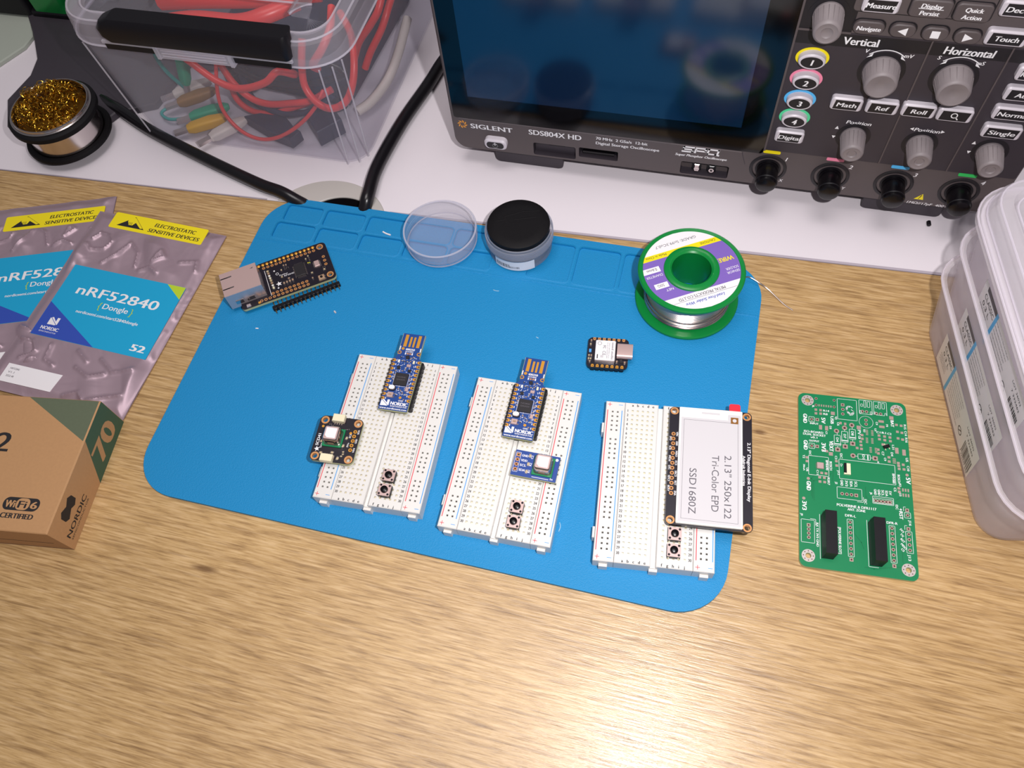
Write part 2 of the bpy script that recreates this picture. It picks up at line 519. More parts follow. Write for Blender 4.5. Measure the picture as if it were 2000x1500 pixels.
# ================================================================== oscilloscope
sc = thing('oscilloscope', 'dark grey oscilloscope with a black screen and knobs, at the back of the desk', 'oscilloscope', (262, 50, 0))
PT = Matrix(((1, 0, 0, 0), (0, 0, -1, 0), (0, 1, 0, 0), (0, 0, 0, 1)))
def pm():
    q = MB(); q.T = PT.copy(); return q
# housing (behind the fascia) and fascia with its openings
m = pm(); m.prism(rrect(-153.5, 12.5, 154.5, 162.5, 5), -132, -5.5, CASE); m.build('housing', sc)
oL = rrect(-155.2, 12.0, 156.2, 163, 8, 6)
hol = [rrect(-105, 14.5, -79, 24, 1.0, 2), rrect(-77, 17.2, -53.5, 24.6, 0.8, 2), rrect(-16.5, 14.3, 11, 23.8, 1.2, 2)]
m = pm(); m.plate(oL, hol, -6, -1.2, CASE, hole_mt=PANEL)
ring0 = oL; ring1 = inset(oL, 1.2)
m.plate(ring1, hol, -1.2, 0, CASE, hole_mt=PANEL)
m.loft([(ring0, -1.2), (ring1, 0.0)], CASE, caps=(False, False))
fa = 0.04
m.text('SIGLENT', -143.2, 29.6, 3.5, fa, WINK, w=26.0, bold=0.16, shear=-0.05)
for k in range(8):
    a = k * PI / 4
    p = [(-148.4 + 1.0 * math.cos(a), 31.8 + 1.0 * math.sin(a)), (-148.4 + 2.4 * math.cos(a + .25), 31.8 + 2.4 * math.sin(a + .25)), (-148.4 + 3.3 * math.cos(a + .75), 31.8 + 3.3 * math.sin(a + .75)), (-148.4 + 2.2 * math.cos(a + .75), 31.8 + 2.2 * math.sin(a + .75))]
    m.poly(p, fa, ORANGE)
m.text('SDS804X HD', -107.2, 30.2, 3.7, fa, WINK, w=31.6, bold=0.14)
m.text('70 MHz  2 GSa/s  12-bit', -66.8, 32.4, 2.0, fa, WINK, w=30, bold=0.07)
m.text('Digital Storage Oscilloscope', -66.8, 28.8, 2.0, fa, WINK, w=37, bold=0.07)
m.text('Super Phosphor Oscilloscope', -20.4, 28.0, 1.7, fa, WINK, w=29, bold=0.08, shear=0.2)
for k, ch_ in enumerate('SPO'):
    x = -16.6 + 7.0 * k
    if ch_ == 'S': seg = [((0, 4), (5.4, 4)), ((0, 2), (5.4, 2)), ((0, 0), (5.4, 0)), ((0, 2), (0, 4)), ((5.4, 0), (5.4, 2))]
    elif ch_ == 'P': seg = [((0, 4), (5.4, 4)), ((0, 0), (0, 3)), ((5.4, 2), (5.4, 4)), ((0.8, 1.6), (5.4, 1.6))]
    else: seg = [((0, 4), (5.4, 4)), ((0, 0), (0, 4)), ((5.4, 0.9), (5.4, 4)), ((0, 0), (4.6, 0)), ((4.4, 0), (6.2, -0.4))]
    for a, b in seg:
        m.line((x + a[0] + .18 * a[1], 31.6 + a[1] * .85), (x + b[0] + .18 * b[1], 31.6 + b[1] * .85), 1.05, fa, WINK)
m.line((-24, 36.0), (16, 36.0), 0.35, fa, KNOB); m.line((16, 36.0), (19, 27.5), 0.35, fa, PANEL)
m.line((-150, 36.4), (-24, 36.0), 0.25, fa, KNOB)
for x, s_, c_ in ((31.8, '1', YEL), (65.4, '2', PINKR), (98.9, '3', SKYR), (132.5, '4', GRNBAR)):
    m.prism(rrect(x - 4.6, 37.9, x + 4.6, 39.7, 0.6, 2), 0, 0.5, c_)
    m.text(s_, x + 8.3, 33.2, 2.7, fa, WINK, bold=0.1, shear=0.2)
m.text('X', 39.6, 17.3, 2.0, fa, WINK, bold=0.05, shear=0.2); m.text('Y', 74.0, 17.3, 2.0, fa, WINK, bold=0.05, shear=0.2)
m.poly([(113.0, 17.0), (118.0, 17.0), (116.6, 21.4)], fa, YEL); m.line((115.7, 18.6), (116.2, 20.2), 0.5, fa * 2, INK); m.line((115.4, 17.7), (115.45, 17.8), 0.5, fa * 2, INK)
m.text('1MΩ//17pF  400V', 110.5, 13.3, 1.7, fa, WINK, w=21, bold=0.05, shear=0.2)
m.build('fascia', sc)
# control panel plate
m = pm()
ctrl = rrect(27.2, 40.2, 155.0, 161.0, 1.0, 3)
m.plate(ctrl, [], -0.2, 0.45, PANEL, side=CASE)
z1 = 0.50
m.rect(51.5, 116.6, 154.6, 160.6, z1, CASE)
m.rect(27.8, 116.6, 51.5, 160.6, z1 - 0.02, PANELB)
m.rect(27.8, 108.9, 154.6, 115.6, z1, PANELB)
m.rect(27.8, 40.6, 86.6, 116.2, z1 - 0.02, PANEL)
for x in (87.2, 121.2):
    m.box(x - 0.35, 40.4, 0.4, x + 0.35, 116.4, 0.95, CASE)
m.box(27.0, 40.0, 0.3, 28.0, 161, 1.0, CASE)
m.box(28.0, 116.0, 0.4, 51.5, 116.8, 0.9, CASE)
m.prism(rrect(48.5, 127.6, 106.0, 161, 2.0, 3), 0.4, 0.62, PANELB); m.prism(rrect(49.0, 128.1, 105.5, 160.6, 1.8, 3), 0.4, 0.7, CASE)
z2 = z1 + 0.05
m.text('Vertical', 57.2, 110.4, 4.0, z2, WINK, w=15.5, al='C', bold=0.18)
m.text('Horizontal', 104.2, 110.2, 4.0, z2, WINK, w=21, al='C', bold=0.18, shear=0.1)
m.text('V', 60.2, 107.0, 2.0, z2, WINK, bold=0.07, shear=0.2); m.text('mV', 78.0, 106.2, 2.0, z2, WINK, bold=0.07, shear=0.2)
m.text('S', 92.3, 107.0, 2.0, z2, WINK, bold=0.07, shear=0.2); m.text('nS', 110.2, 106.0, 2.0, z2, WINK, bold=0.07, shear=0.2)
for cx in (70.5, 103.0):
    ap = arc(cx, 97.6, 11.6, math.radians(132), math.radians(48), 10)
    ao = arc(cx, 97.6, 12.1, math.radians(132), math.radians(48), 10)
    m.add([(p[0], p[1], .72) for p in ap + ao], [[i, i + 1, 12 + i, 11 + i] for i in range(10)], WINK)
    m.poly([(cx - 8.7, 104.6), (cx - 6.2, 107.4), (cx - 6.4, 105.5)], .74, WINK); m.poly([(cx + 8.7, 104.6), (cx + 6.2, 107.4), (cx + 6.4, 105.5)], .74, WINK)
m.text('Position', 69.8, 64.4, 2.2, z2, WINK, w=12.0, al='C', bold=0.09, shear=0.2)
m.text('Position', 102.8, 64.4, 2.2, z2, WINK, w=12.0, al='C', bold=0.09, shear=0.2)
m.poly([(94.6, 65.6), (96.4, 66.6), (96.4, 64.6)], z2, WINK); m.poly([(111.2, 65.6), (109.4, 66.6), (109.4, 64.6)], z2, WINK)
for cx in (69.5, 136.0):
    m.poly([(cx - 10.2, 60.2), (cx - 8.2, 60.2), (cx - 9.2, 62.2)], z2, WINK); m.poly([(cx - 10.4, 55.6), (cx - 8.4, 55.6), (cx - 9.4, 53.8)], z2, WINK)
m.build('control_panel', sc)
# screen
m = pm()
m.prism(rrect(-153.0, 37.0, 27.0, 160, 1.5, 3), -0.3, 0.35, GLASS, topm=GLASS)
m.rect(-142.2, 53.6, 12.6, 141, 0.38, LCD)
m.build('screen', sc)
# feet
for x0, x1 in ((-131.5, -88.0), (89.0, 132.5)):
    m = pm(); m.T = m.T @ Matrix.Translation((0, 0, -5))
    m.loft([(rrect(x0 + 1, 0, x1 - 1, 13, 2.5, 3), -16), (rrect(x0, 0, x1, 13.5, 2.5, 3), 0), (rrect(x0 + .6, .4, x1 - .6, 13.2, 2.5, 3), 0.6)], PANEL); m.build('foot', sc)
# knobs
def knob(x, z, r0, r1, h):
    m = pm(); m.T = m.T @ Matrix.Translation((x, z, 0))
    m.lathe([(r0 + 2.3, 0.5), (r0 + 2.3, 0.62), (r0 + 0.4, 0.66)], PANELB, 36)
    k = m.build('knob', sc)
    n = 48; q = pm(); q.T = q.T @ Matrix.Translation((x, z, 0))
    q.lathe([(r0, 0.5), (r0, 1.6), (r0 - .25, 1.9), (r1 + .2, h - 1.1), (r1 - .35, h - .3), (r1 - 1.1, h), (r1 - 1.5, h - .25), (r1 * .45, h - .3), (r1 * .35, h - .8), (0, h - .9)], KNOB, n)
    for i in range(18):
        a = 2 * PI * i / 18; rr = (r0 + r1) / 2 - 0.02
        q.tube([((r0 - .12) * math.cos(a), (r0 - .12) * math.sin(a), 2.2), ((r1 + .05) * math.cos(a), (r1 + .05) * math.sin(a), h - 1.5)], 0.2, KNOB, 5)
    q.build('grip', k)
knob(70.6, 97.6, 8.4, 7.2, 11.5); knob(103.0, 97.2, 8.4, 7.2, 11.5)
for x, z in ((69.5, 56.2), (102.4, 56.2), (136.0, 56.2)): knob(x, z, 6.3, 5.5, 13.5)
knob(39.4, 124.5, 6.9, 6.0, 13.5)
# keys
def key(x, z, w, h, text, name='button', tw=None, shear=0.18):
    m = pm(); m.T = m.T @ Matrix.Translation((x, z, 0))
    m.prism(rrect(-w / 2, -h / 2, w / 2, h / 2, 1.6, 4), 0.45, 3.6, KEYW, ch=0.7)
    b = [(-w / 2 + 1.3, -h / 2 + 1.0), (w / 2 - 2.2, -h / 2 + 1.0), (w / 2 - 1.3, h / 2 - 1.1), (-w / 2 + 2.0, h / 2 - 1.1)]
    m.poly(b, 3.64, PANELB)
    if text == '?':
        m.ring(-0.3, 0.35, 1.1, 1.6, 3.68, WINK, 16); m.line((0.7, -0.7), (1.7, -1.8), 0.55, 3.68, WINK)
    else: m.text(text, 0, -1.2, 2.5, 3.68, WINK, w=tw, al='C', bold=0.12, shear=shear)
    return m.build(name, sc)
for x, z, w, tx, tw in ((60.2, 78.4, 15, 'Math', 9.2), (77.0, 78.6, 15, 'Ref', 5.8), (94.0, 78.9, 15.6, 'Roll', 6.8), (110.8, 78.6, 16, '?', None),
                        (38.0, 53.4, 14.6, 'Digital', 11.2), (135.0, 71.4, 17.5, 'Single', 12), (135.2, 82.8, 17.5, 'Normal', 13.5), (135.4, 94.2, 17.5, 'Auto', 8.5), (135.6, 105.6, 17.5, 'Run/Stop', 14),
                        (115.2, 122.4, 16.8, 'Touch', 9.8), (115.8, 136.5, 17.4, 'Decode', 13), (59.6, 133.2, 15.6, 'Measure', 12.5)):
    key(x, z, w, 7.6, tx, tw=tw)
def dkey(x, z, w, h, lines=None, shape=None, name='button', r=2.2):
    m = pm(); m.T = m.T @ Matrix.Translation((x, z, 0))
    m.prism(rrect(-w / 2 - .5, -h / 2 - .5, w / 2 + .5, h / 2 + .5, r, 4), 0.6, 0.75, PANELB)
    m.prism(rrect(-w / 2, -h / 2, w / 2, h / 2, r, 4), 0.6, 2.6, CASE, ch=0.5)
    if lines:
        for i, s_ in enumerate(lines): m.text(s_, 0, (len(lines) - 1) * 1.6 - i * 3.4 - 1.1, 2.1, 2.64, WINK, al='C', bold=0.12, shear=0.15)
    if lines and lines[0] == 'Display': m.line((-5, 0.2), (5, 0.2), 0.3, 2.64, WINK)
    if shape: m.poly(shape, 2.64, WINK)
    m.build(name, sc)
dkey(80.3, 132.8, 17, 8.5, ['Display', 'Persist']); dkey(97.6, 132.5, 15, 8.5, ['Quick', 'Action'])
dkey(58.0, 121.0, 13.5, 6.6, ['Navigate'], r=3.2)
dkey(72.6, 121.0, 11, 6.6, shape=[(-2.2, 0), (1.8, 2.0), (1.8, -2.0)], r=3.2)
dkey(86.4, 120.8, 11, 6.6, shape=[(-1.8, -1.8), (1.8, -1.8), (1.8, 1.8), (-1.8, 1.8)], r=3.2)
dkey(100.0, 120.6, 11, 6.6, shape=[(-1.8, 2.0), (2.2, 0), (-1.8, -2.0)], r=3.2)
for z, s_, c_ in ((101.6, '1', YEL), (89.4, '2', PINKR), (76.8, '3', SKYR), (65.0, '4', MINT)):
    m = pm(); m.T = m.T @ Matrix.Translation((37.9, z, 0))
    def el(rx, ry): return circ(0, 0, rx, 32, ry)
    m.prism(el(7.8, 5.6), 0.4, 0.75, c_)
    m.loft([(el(6.5, 4.5), 0.5), (el(6.3, 4.3), 3.8), (el(5.7, 3.7), 4.4)], KEYW)
    m.poly(el(5.2, 3.1), 4.44, PANELB)
    m.text(s_, 0, -1.6, 3.2, 4.48, WINK, al='C', bold=0.2, shear=0.15)
    m.build('channel_button', sc)
# power key
m = pm(); m.T = m.T @ Matrix.Translation((-128, 21.6, 0))
m.prism(rrect(-7, -3.8, 7, 3.8, 3.0, 5), -0.5, 3.8, KEYW, ch=0.9)
m.poly(rrect(-5.4, -2.5, 5.4, 2.3, 2.2, 5), 3.84, PANELB)
ap = arc(0, -0.3, 1.5, math.radians(125), math.radians(415), 14)
for i in range(14): m.line(ap[i], ap[i + 1], 0.5, 3.9, WINK)
m.line((0, 0.1), (0, 1.7), 0.5, 3.9, WINK)
m.build('power_button', sc)
# usb port, recess, probe terminals
m = pm(); m.prism(rrect(-76.6, 17.6, -54, 24.2, 0.4, 2), -5.4, -4.6, BLACK); m.box(-75.0, 18.6, -4.6, -56, 20.4, -2.0, BLACKG); m.build('usb_port', sc)
m = pm(); m.prism(rrect(-104.6, 14.8, -79.4, 23.6, 0.5, 2), -5.4, -3.4, PANEL); m.rect(-96, 20.0, -86, 21.2, -3.36, PANELB); m.build('finger_recess', sc)
for x in (-7.2, 1.3):
    m = pm(); m.T = m.T @ Matrix.Translation((x, 18.8, 0))
    m.box(-2.6, -3.6, -5.4, 2.6, 3.6, -3.2, BLACK)
    m.box(-1.5, -3.0, -3.2, 1.5, 2.4, -1.2, SOLDER if x < 0 else BLACKG, ch=0.4)
    m.ring(0, -0.9, 0.8, 1.5, -1.1, STEEL, 16)
    m.build('probe_terminal', sc)
for x in (32.0, 65.8, 99.3, 132.9):
    m = pm(); m.T = m.T @ Matrix.Translation((x, 26.2, 0))
    m.lathe([(10.2, -0.2), (10.2, 0.35), (9.4, 0.8), (8.6, 0.7), (8.0, -1.0), (0, -1.0)], PANELB, 40)
    m.lathe([(7.0, -0.9), (7.0, 0.3), (5.2, 0.5)], BLACK, 36)
    k = m.build('bnc_socket', sc)
    q = pm(); q.T = q.T @ Matrix.Translation((x, 26.2, 0))
    q.lathe([(6.0, -0.8), (5.9, 11.0), (5.4, 12.8), (4.4, 13.5), (0, 13.7)], BLACKG, 40)
    q.lathe([(5.9, 10.4), (6.15, 10.6), (6.15, 11.0), (5.8, 11.3)], BLACK, 40)
    q.build('dust_cap', k)

# ================================================================== breadboards
P_ = 2.54
def pit_cell(m, cx, cy, hx, hy, top, wall, bot, h=0.5, d=1.3, z=8.5):
    o = [(cx - hx, cy - hy), (cx + hx, cy - hy), (cx + hx, cy + hy), (cx - hx, cy + hy)]
    q = [(cx - h, cy - h), (cx + h, cy - h), (cx + h, cy + h), (cx - h, cy + h)]
    v = [(p[0], p[1], z) for p in o] + [(p[0], p[1], z) for p in q]
    m.add(v, [[i, (i + 1) % 4, 4 + (i + 1) % 4, 4 + i] for i in range(4)], top)
    v = [(p[0], p[1], z) for p in q] + [(p[0], p[1], z - d) for p in q]
    m.add(v, [[i, (i + 1) % 4, 4 + (i + 1) % 4, 4 + i] for i in range(4)], wall)
    m.poly(q, z - d, bot)
def side_walls(m, out, zt, zb, ch, mt):
    m.loft([(out, zb), (out, zt - ch), (inset(out, ch), zt)], mt, caps=(True, False))
BH = 41.45
def terminal_strip(parent):
    m = MB(); z = 8.5; ch = 0.35
    X0, X1, G0, G1 = -17.75, 17.75, -1.25, 1.25
    # two half blocks joined under the groove
    for xa, xb, cols in ((X0, G0, [-13.97 + P_ * i for i in range(5)]), (G1, X1, [3.81 + P_ * i for i in range(5)])):
        out = [(xa, -BH), (xb, -BH), (xb, BH), (xa, BH)]
        side_walls(m, out, z, 0, ch, WHITE_P)
        xs0, xs1 = cols[0] - P_ / 2, cols[-1] + P_ / 2; yt = 14.5 * P_ + P_ / 2
        for c in cols:
            for r in range(30):
                pit_cell(m, c, (14.5 - r) * P_, P_ / 2, P_ / 2, WHITE_P, PITW, TIN, h=0.48, d=0.75)
        m.rect(xa + ch, -BH + ch, xs0, BH - ch, z, WHITE_P); m.rect(xs1, -BH + ch, xb - ch, BH - ch, z, WHITE_P)
        m.rect(xs0, yt, xs1, BH - ch, z, WHITE_P); m.rect(xs0, -BH + ch, xs1, -yt, z, WHITE_P)
    m.box(G0, -BH, 0, G1, BH - 0.6, 5.6, WHITE_P)
    zt = z + 0.03
    for i, l in enumerate('abcdefghij'):
        x = -13.97 + P_ * i + (5.08 if i > 4 else 0)
        for y in (39.3, -41.0): m.text(l, x, y, 1.4, zt, INK, al='C', bold=0.07)
    for r in range(30):
        for x in (-16.3, 16.3): m.text(str(r + 1), x, (14.5 - r) * P_ - 0.65, 1.35, zt, INK, al='C', xs=0.8, bold=0.05)
    m.box(-1.7, -BH - 1.5, 0, 2.2, -BH, 5.2, WHITE_P, ch=0.2)
    return m.build('terminal_strip', parent)
def power_rail(parent, s):
    m = MB(); z = 8.5; ch = 0.35
    xa, xb = (-27.4, -17.9) if s < 0 else (17.9, 27.4)
    out = [(xa, -BH), (xb, -BH), (xb, BH), (xa, BH)]
    side_walls(m, out, z, 0, ch, WHITE_P)
    cols = (-23.85, -21.31) if s < 0 else (21.2, 23.74)
    x0, x1 = cols[0] - P_ / 2, cols[1] + P_ / 2
    for c in cols:
        for r in range(29):
            y = 35.56 - r * P_
            if r % 6 == 5: m.rect(c - P_ / 2, y - P_ / 2, c + P_ / 2, y + P_ / 2, z, WHITE_P)
            else: pit_cell(m, c, y, P_ / 2, P_ / 2, WHITE_P, PITW, DARK, h=0.45, d=1.6)
    yt = 35.56 + P_ / 2
    m.rect(xa + ch, -BH + ch, x0, BH - ch, z, WHITE_P); m.rect(x1, -BH + ch, xb - ch, BH - ch, z, WHITE_P)
    m.rect(x0, yt, x1, BH - ch, z, WHITE_P); m.rect(x0, -BH + ch, x1, -yt, z, WHITE_P)
    zt = z + 0.03
    xr, xbl = (-26.35, -19.2) if s < 0 else (19.05, 26.45)
    m.line((xr, -36.2), (xr, 36.3), 0.42, zt, REDINK); m.line((xbl, -36.3), (xbl, 36.3), 0.42, zt, BLUEINK)
    xp, xm = (-25.5, -20.0) if s < 0 else (19.8, 25.5)
    for y in (39.6, -39.5):
        m.line((xp - 0.9, y), (xp + 0.9, y), 0.28, zt, REDINK); m.line((xp, y - 0.9), (xp, y + 0.9), 0.28, zt, REDINK)
        m.line((xm - 0.9, y), (xm + 0.9, y), 0.28, zt, BLUEINK)
    xt = -22.6 if s < 0 else 23.1
    m.box(xt - 2, -BH - 1.5, 0, xt + 2, -BH, 5.0, WHITE_P, ch=0.2)
    if s < 0:
        for y in (27.4, -27.3): m.box(xa - 1.3, y - 2.7, 0.5, xa, y + 2.7, 6.4, WHITE_P, ch=0.2)
    return m.build('power_rail', parent)
BBP = {1: (126.30, -145.26, math.degrees(0.0553323)), 2: (192.39, -146.85, math.degrees(0.0251753)), 3: (263.72, -144.74, math.degrees(0.110849))}
BBP = {k: (v[0], v[1], -v[2]) for k, v in BBP.items()} if False else BBP
lab = {1: 'white breadboard on the left of the mat, carrying a black sensor board with cream sockets',
       2: 'middle white solderless breadboard, carrying a blue dongle and a small blue sensor board',
       3: 'white solderless breadboard at the right edge of the mat, under the e-ink display'}
bb1 = thing('breadboard', lab[1], 'breadboard', (BBP[1][0], BBP[1][1], 2), BBP[1][2], 'breadboards on the blue mat')
terminal_strip(bb1); power_rail(bb1, -1); power_rail(bb1, 1)
for k in (2, 3): dup(bb1, (BBP[k][0], BBP[k][1], 2), BBP[k][2], lab[k])
def on_bb(k, x, y, z):
    c, s = math.cos(math.radians(BBP[k][2])), math.sin(math.radians(BBP[k][2]))
    return (BBP[k][0] + c * x - s * y, BBP[k][1] + s * x + c * y, z)

# ------------------------------------------------------------------ push buttons
pb = thing('push_button', 'x', 'push button', (0, 0, 0), 0, 'push buttons on the breadboards')
m = MB(); m.prism(rrect(-3, -3, 3, 3, 0.3, 2), 0.2, 3.2, BLACK)
for sx in (-1, 1):
    for sy in (-1, 1): m.box(sx * 2.25 - .35, sy * 3.1 - .15, -1.5, sx * 2.25 + .35, sy * 3.1 + .15, 1.0, TIN)
m.build('housing', pb)
m = MB(); m.prism(rrect(-3.02, -3.02, 3.02, 3.02, 0.25, 2), 3.2, 3.6, PINKSTEEL)
for sx in (-1, 1):
    for sy in (-1, 1): m.lathe([(0.55, 3.6), (0.55, 3.75), (0, 3.8)], BLACK, 12, cx=sx * 2.2, cy=sy * 2.2)
m.build('cover_plate', pb)
m = MB(); m.lathe([(1.85, 3.6), (1.75, 4.6), (1.4, 4.85), (0, 4.95)], BLACKG, 24); m.build('plunger', pb)
bl = [(1, 8.5, -25.8, 'small black push button on the left breadboard, the one further from the front edge'), (1, 8.4, -33.5, 'small black push button on the left breadboard, the one nearest the front edge'),
      (2, 8.5, -26.0, 'small black push button on the middle breadboard, the one further from the front edge'), (2, 8.5, -33.5, 'small black push button on the middle breadboard, the one nearest the front edge'),
      (3, 8.9, -26.1, 'small black push button just below the e-ink display, touching its lower edge'), (3, 8.8, -33.9, 'small black push button on the right breadboard, the one nearest the front edge')]
for i, (k, x, y, l) in enumerate(bl):
    p = on_bb(k, x, y, 10.5)
    if i == 0:
        pb.location = Vector(p) * S; pb.rotation_euler = (0, 0, math.radians(BBP[k][2])); pb['label'] = l
    else: dup(pb, p, BBP[k][2] + (1.5 if i == 3 else 0), l)

# ------------------------------------------------------------------ radio dongles
def pin_strip(parent, n, axis, x, y, z0, z1, name='pin_header', pins=True, ztop=None):
    m = MB()
    for i in range(n):
        cx, cy = (x + P_ * i, y) if axis == 'x' else (x, y + P_ * i)
        o = [(cx - 1.27, cy - .75), (cx - .75, cy - 1.27), (cx + .75, cy - 1.27), (cx + 1.27, cy - .75), (cx + 1.27, cy + .75), (cx + .75, cy + 1.27), (cx - .75, cy + 1.27), (cx - 1.27, cy + .75)]
        m.prism(o, z0, z1, BLACK, ch=0.15)
        if pins: m.box(cx - .32, cy - .32, z0 - 1.6, cx + .32, cy + .32, (ztop or z1), GOLD)
    return m.build(name, parent)
rnd = random.Random(7)
dg = thing('usb_dongle', 'x', 'usb dongle', (0, 0, 0), 0, 'blue usb dongles')
ol = [(-7.65, 0), (7.65, 0), (7.65, 30.6), (6.5, 31.2), (6.15, 32.4), (6.15, 46.3), (-6.15, 46.3), (-6.15, 32.4), (-6.5, 31.2), (-7.65, 30.6)]
m = MB(); m.prism(ol, 3.9, 5.5, FR4, topm=PCBBLUE)
zt = 5.54
for x0, x1, y1 in ((-4.4, -2.7, 45.6), (-1.55, -0.45, 44.5), (0.5, 1.55, 44.5), (2.7, 4.35, 45.6)): m.rect(x0, 38.1, x1, y1, zt, GOLD)
m.line((-6.0, 46.1), (-6.0, 33), 0.15, zt, FR4); m.line((6.0, 46.1), (6.0, 33), 0.15, zt, FR4)
for k in range(10):
    y = 6.4 + P_ * k
    for s_ in (-1, 1):
        m.poly([(s_ * 7.62, y - .85), (s_ * 6.3, y - .85), (s_ * 5.9, y - .3), (s_ * 5.9, y + .3), (s_ * 6.3, y + .85), (s_ * 7.62, y + .85)], zt, GOLD)
        m.line((s_ * 5.4, y - .3), (s_ * 5.4, y + .45), 0.35, zt, WINK)
        m.disc(s_ * 7.2, y, 0.42, zt + .02, DARK, 10)
m.ring(-5.3, 34.3, 0.6, 1.1, zt, GOLD, 14); m.ring(5.3, 34.3, 0.6, 1.1, zt, GOLD, 14); m.disc(-4.0, 36.8, 0.85, zt, GOLD, 12); m.disc(2.1, 7.7, 0.75, zt, GOLD, 12)
m.text('400250', -2.5, 36.0, 1.2, zt, WINK, w=5.0, bold=0.06); m.text('PCA10059', -2.2, 34.9, 0.7, zt, WINK, w=4.2, bold=0.04)
m.rect(-2.2, 33.3, -1.6, 34.6, zt, WINK); m.rect(1.5, 33.3, 2.1, 34.6, zt, WINK); m.rect(-1.2, 33.5, -.2, 34.4, zt, COPPER); m.rect(0.2, 33.5, 1.2, 34.4, zt, COPPER)
m.line((-5.6, 36), (-5.6, 38), 0.5, zt, WINK); m.line((5.6, 35.9), (5.6, 37.6), 0.5, zt, WINK)
for k in range(150):
    x = rnd.uniform(-5.0, 5.0); y = rnd.choice([rnd.uniform(22.3, 32.0), rnd.uniform(8.5, 14), rnd.uniform(11, 24)])
    if -4.0 < x < 3.7 and 14.2 < y < 22.0: x = rnd.choice([-4.7, 4.4, 4.9]) + rnd.uniform(-.2, .2)
    if x < -1.2 and y < 14.2: continue
    l_ = rnd.uniform(.2, .9)
    if rnd.random() < .5: m.rect(x, y, x + l_, y + .22, zt, WINK)
    else: m.rect(x, y, x + .22, y + l_, zt, WINK)
m.outline([(-3.95, 14.2), (3.75, 14.2), (3.75, 21.9), (-3.95, 21.9)], 0.16, zt, WINK)
m.text('NORDIC', -2.0, 3.1, 1.9, zt, WINK, w=9.0, bold=0.12); m.text('SEMICONDUCTOR', -1.9, 2.05, 0.7, zt, WINK, w=8.8, bold=0.03)
m.text('www.nordicsemi.com', -7.1, 0.5, 1.05, zt, WINK, w=14.2, bold=0.05)
def nordic(m, x, y, w, z, c1, c2):                              # the sliced N emblem
    m.poly([(x, y), (x + .28 * w, y), (x + .28 * w, y + .45 * w), (x + .72 * w, y), (x + w, y + .12 * w), (x + w, y + .85 * w), (x + .72 * w, y + .85 * w), (x + .72 * w, y + .42 * w), (x + .28 * w, y + .85 * w), (x, y + .73 * w)], z, c1)
    m.line((x + .05 * w, y + .78 * w), (x + .95 * w, y + .06 * w), .05 * w, z + .02, c2)
    m.poly([(x + .28 * w, y + .45 * w), (x + .28 * w, y + .02 * w), (x + .7 * w, y + .02 * w)], z + .01, c1)
nordic(m, -7.2, 2.1, 4.4, zt, WINK, PCBBLUE)
m.text('GND', 1.6, 5.5, 0.8, zt, WINK, bold=0.03)
m.build('circuit_board', dg)
pin_strip(dg, 11, 'y', -7.62, 3.9, 0.1, 3.85, pins=False); pin_strip(dg, 11, 'y', 7.62, 3.9, 0.1, 3.85, pins=False)
m = MB(); m.prism(rrect(-3.6, 14.5, 3.4, 21.6, 0.25, 2), 5.5, 6.4, CHIP, ch=0.1)
m.text('N52840', -2.4, 18.8, 0.8, 6.42, GREYINK, w=4.6); m.text('QIAAD0', -2.4, 17.3, 0.8, 6.42, GREYINK, w=4.6)
m.build('processor_chip', dg)
m = MB(); m.prism(rrect(-5.4, 11.0, -1.5, 14.0, 1.2, 5), 5.5, 6.6, CHIP); m.loft([(rrect(-5.2, 11.2, -1.7, 13.9, 1.2, 5), 6.6), (rrect(-5.0, 11.4, -1.9, 13.7, 1.1, 5), 7.0)], STEEL, topm=PAPER); m.build('user_button', dg)
m = MB(); m.box(-4.9, 7.0, 5.5, -1.9, 9.9, 6.5, PINKSTEEL, ch=0.15)
for sx in (-5.3, -1.5):
    for sy in (7.5, 9.4): m.box(sx - .4, sy - .3, 5.5, sx + .4, sy + .3, 5.8, SOLDER)
m.box(-4.0, 8.0, 6.5, -2.6, 8.9, 6.8, CERAM); m.build('reset_button', dg)
smd(dg, 'regulator_chip', 0.0, 31.6, 1.9, 1.9, 0.8, 5.5, CHIP, 20, False); smd(dg, 'filter_chip', -3.2, 24.9, 1.7, 1.7, 0.7, 5.5, CHIP, 15, False)
smd(dg, 'memory_chip', 3.0, 23.6, 1.6, 1.5, 0.7, 5.5, CHIP, 0, False); smd(dg, 'crystal', 1.9, 26.6, 2.2, 1.5, 0.7, 5.5, PINKSTEEL, 0, False)
smd(dg, 'crystal', 4.4, 12.8, 1.6, 2.4, 0.7, 5.5, PINKSTEEL, 0, False)
smd(dg, 'status_light', -4.1, 28.9, 1.0, 1.5, 0.5, 5.5, EWHITE, 0, False); smd(dg, 'status_light', 4.0, 29.0, 1.0, 1.8, 0.5, 5.5, CREAM, 0, False)
for x, y, r_ in ((-2.4, 29.2, 0), (-1.0, 29.0, 0), (0.6, 28.9, 0), (2.2, 29.3, 0), (-3.6, 31.2, 90), (1.9, 31.2, 90), (3.1, 31.8, 90), (-4.3, 22.9, 0), (-0.6, 23.2, 0), (0.6, 24.6, 90), (4.6, 20.5, 90), (4.6, 18.6, 0), (4.6, 16.8, 90), (4.5, 15.0, 0), (-4.6, 20.5, 0), (-4.6, 17.8, 90), (0.0, 12.6, 0), (1.3, 11.6, 90), (2.6, 10.4, 0), (-0.4, 8.6, 90), (4.3, 9.5, 90), (4.2, 6.6, 0)):
    smd(dg, 'capacitor', x, y, 1.0, 0.5, 0.5, 5.5, rnd.choice([CERAM, CERAM, TAN, CHIP]), r_)
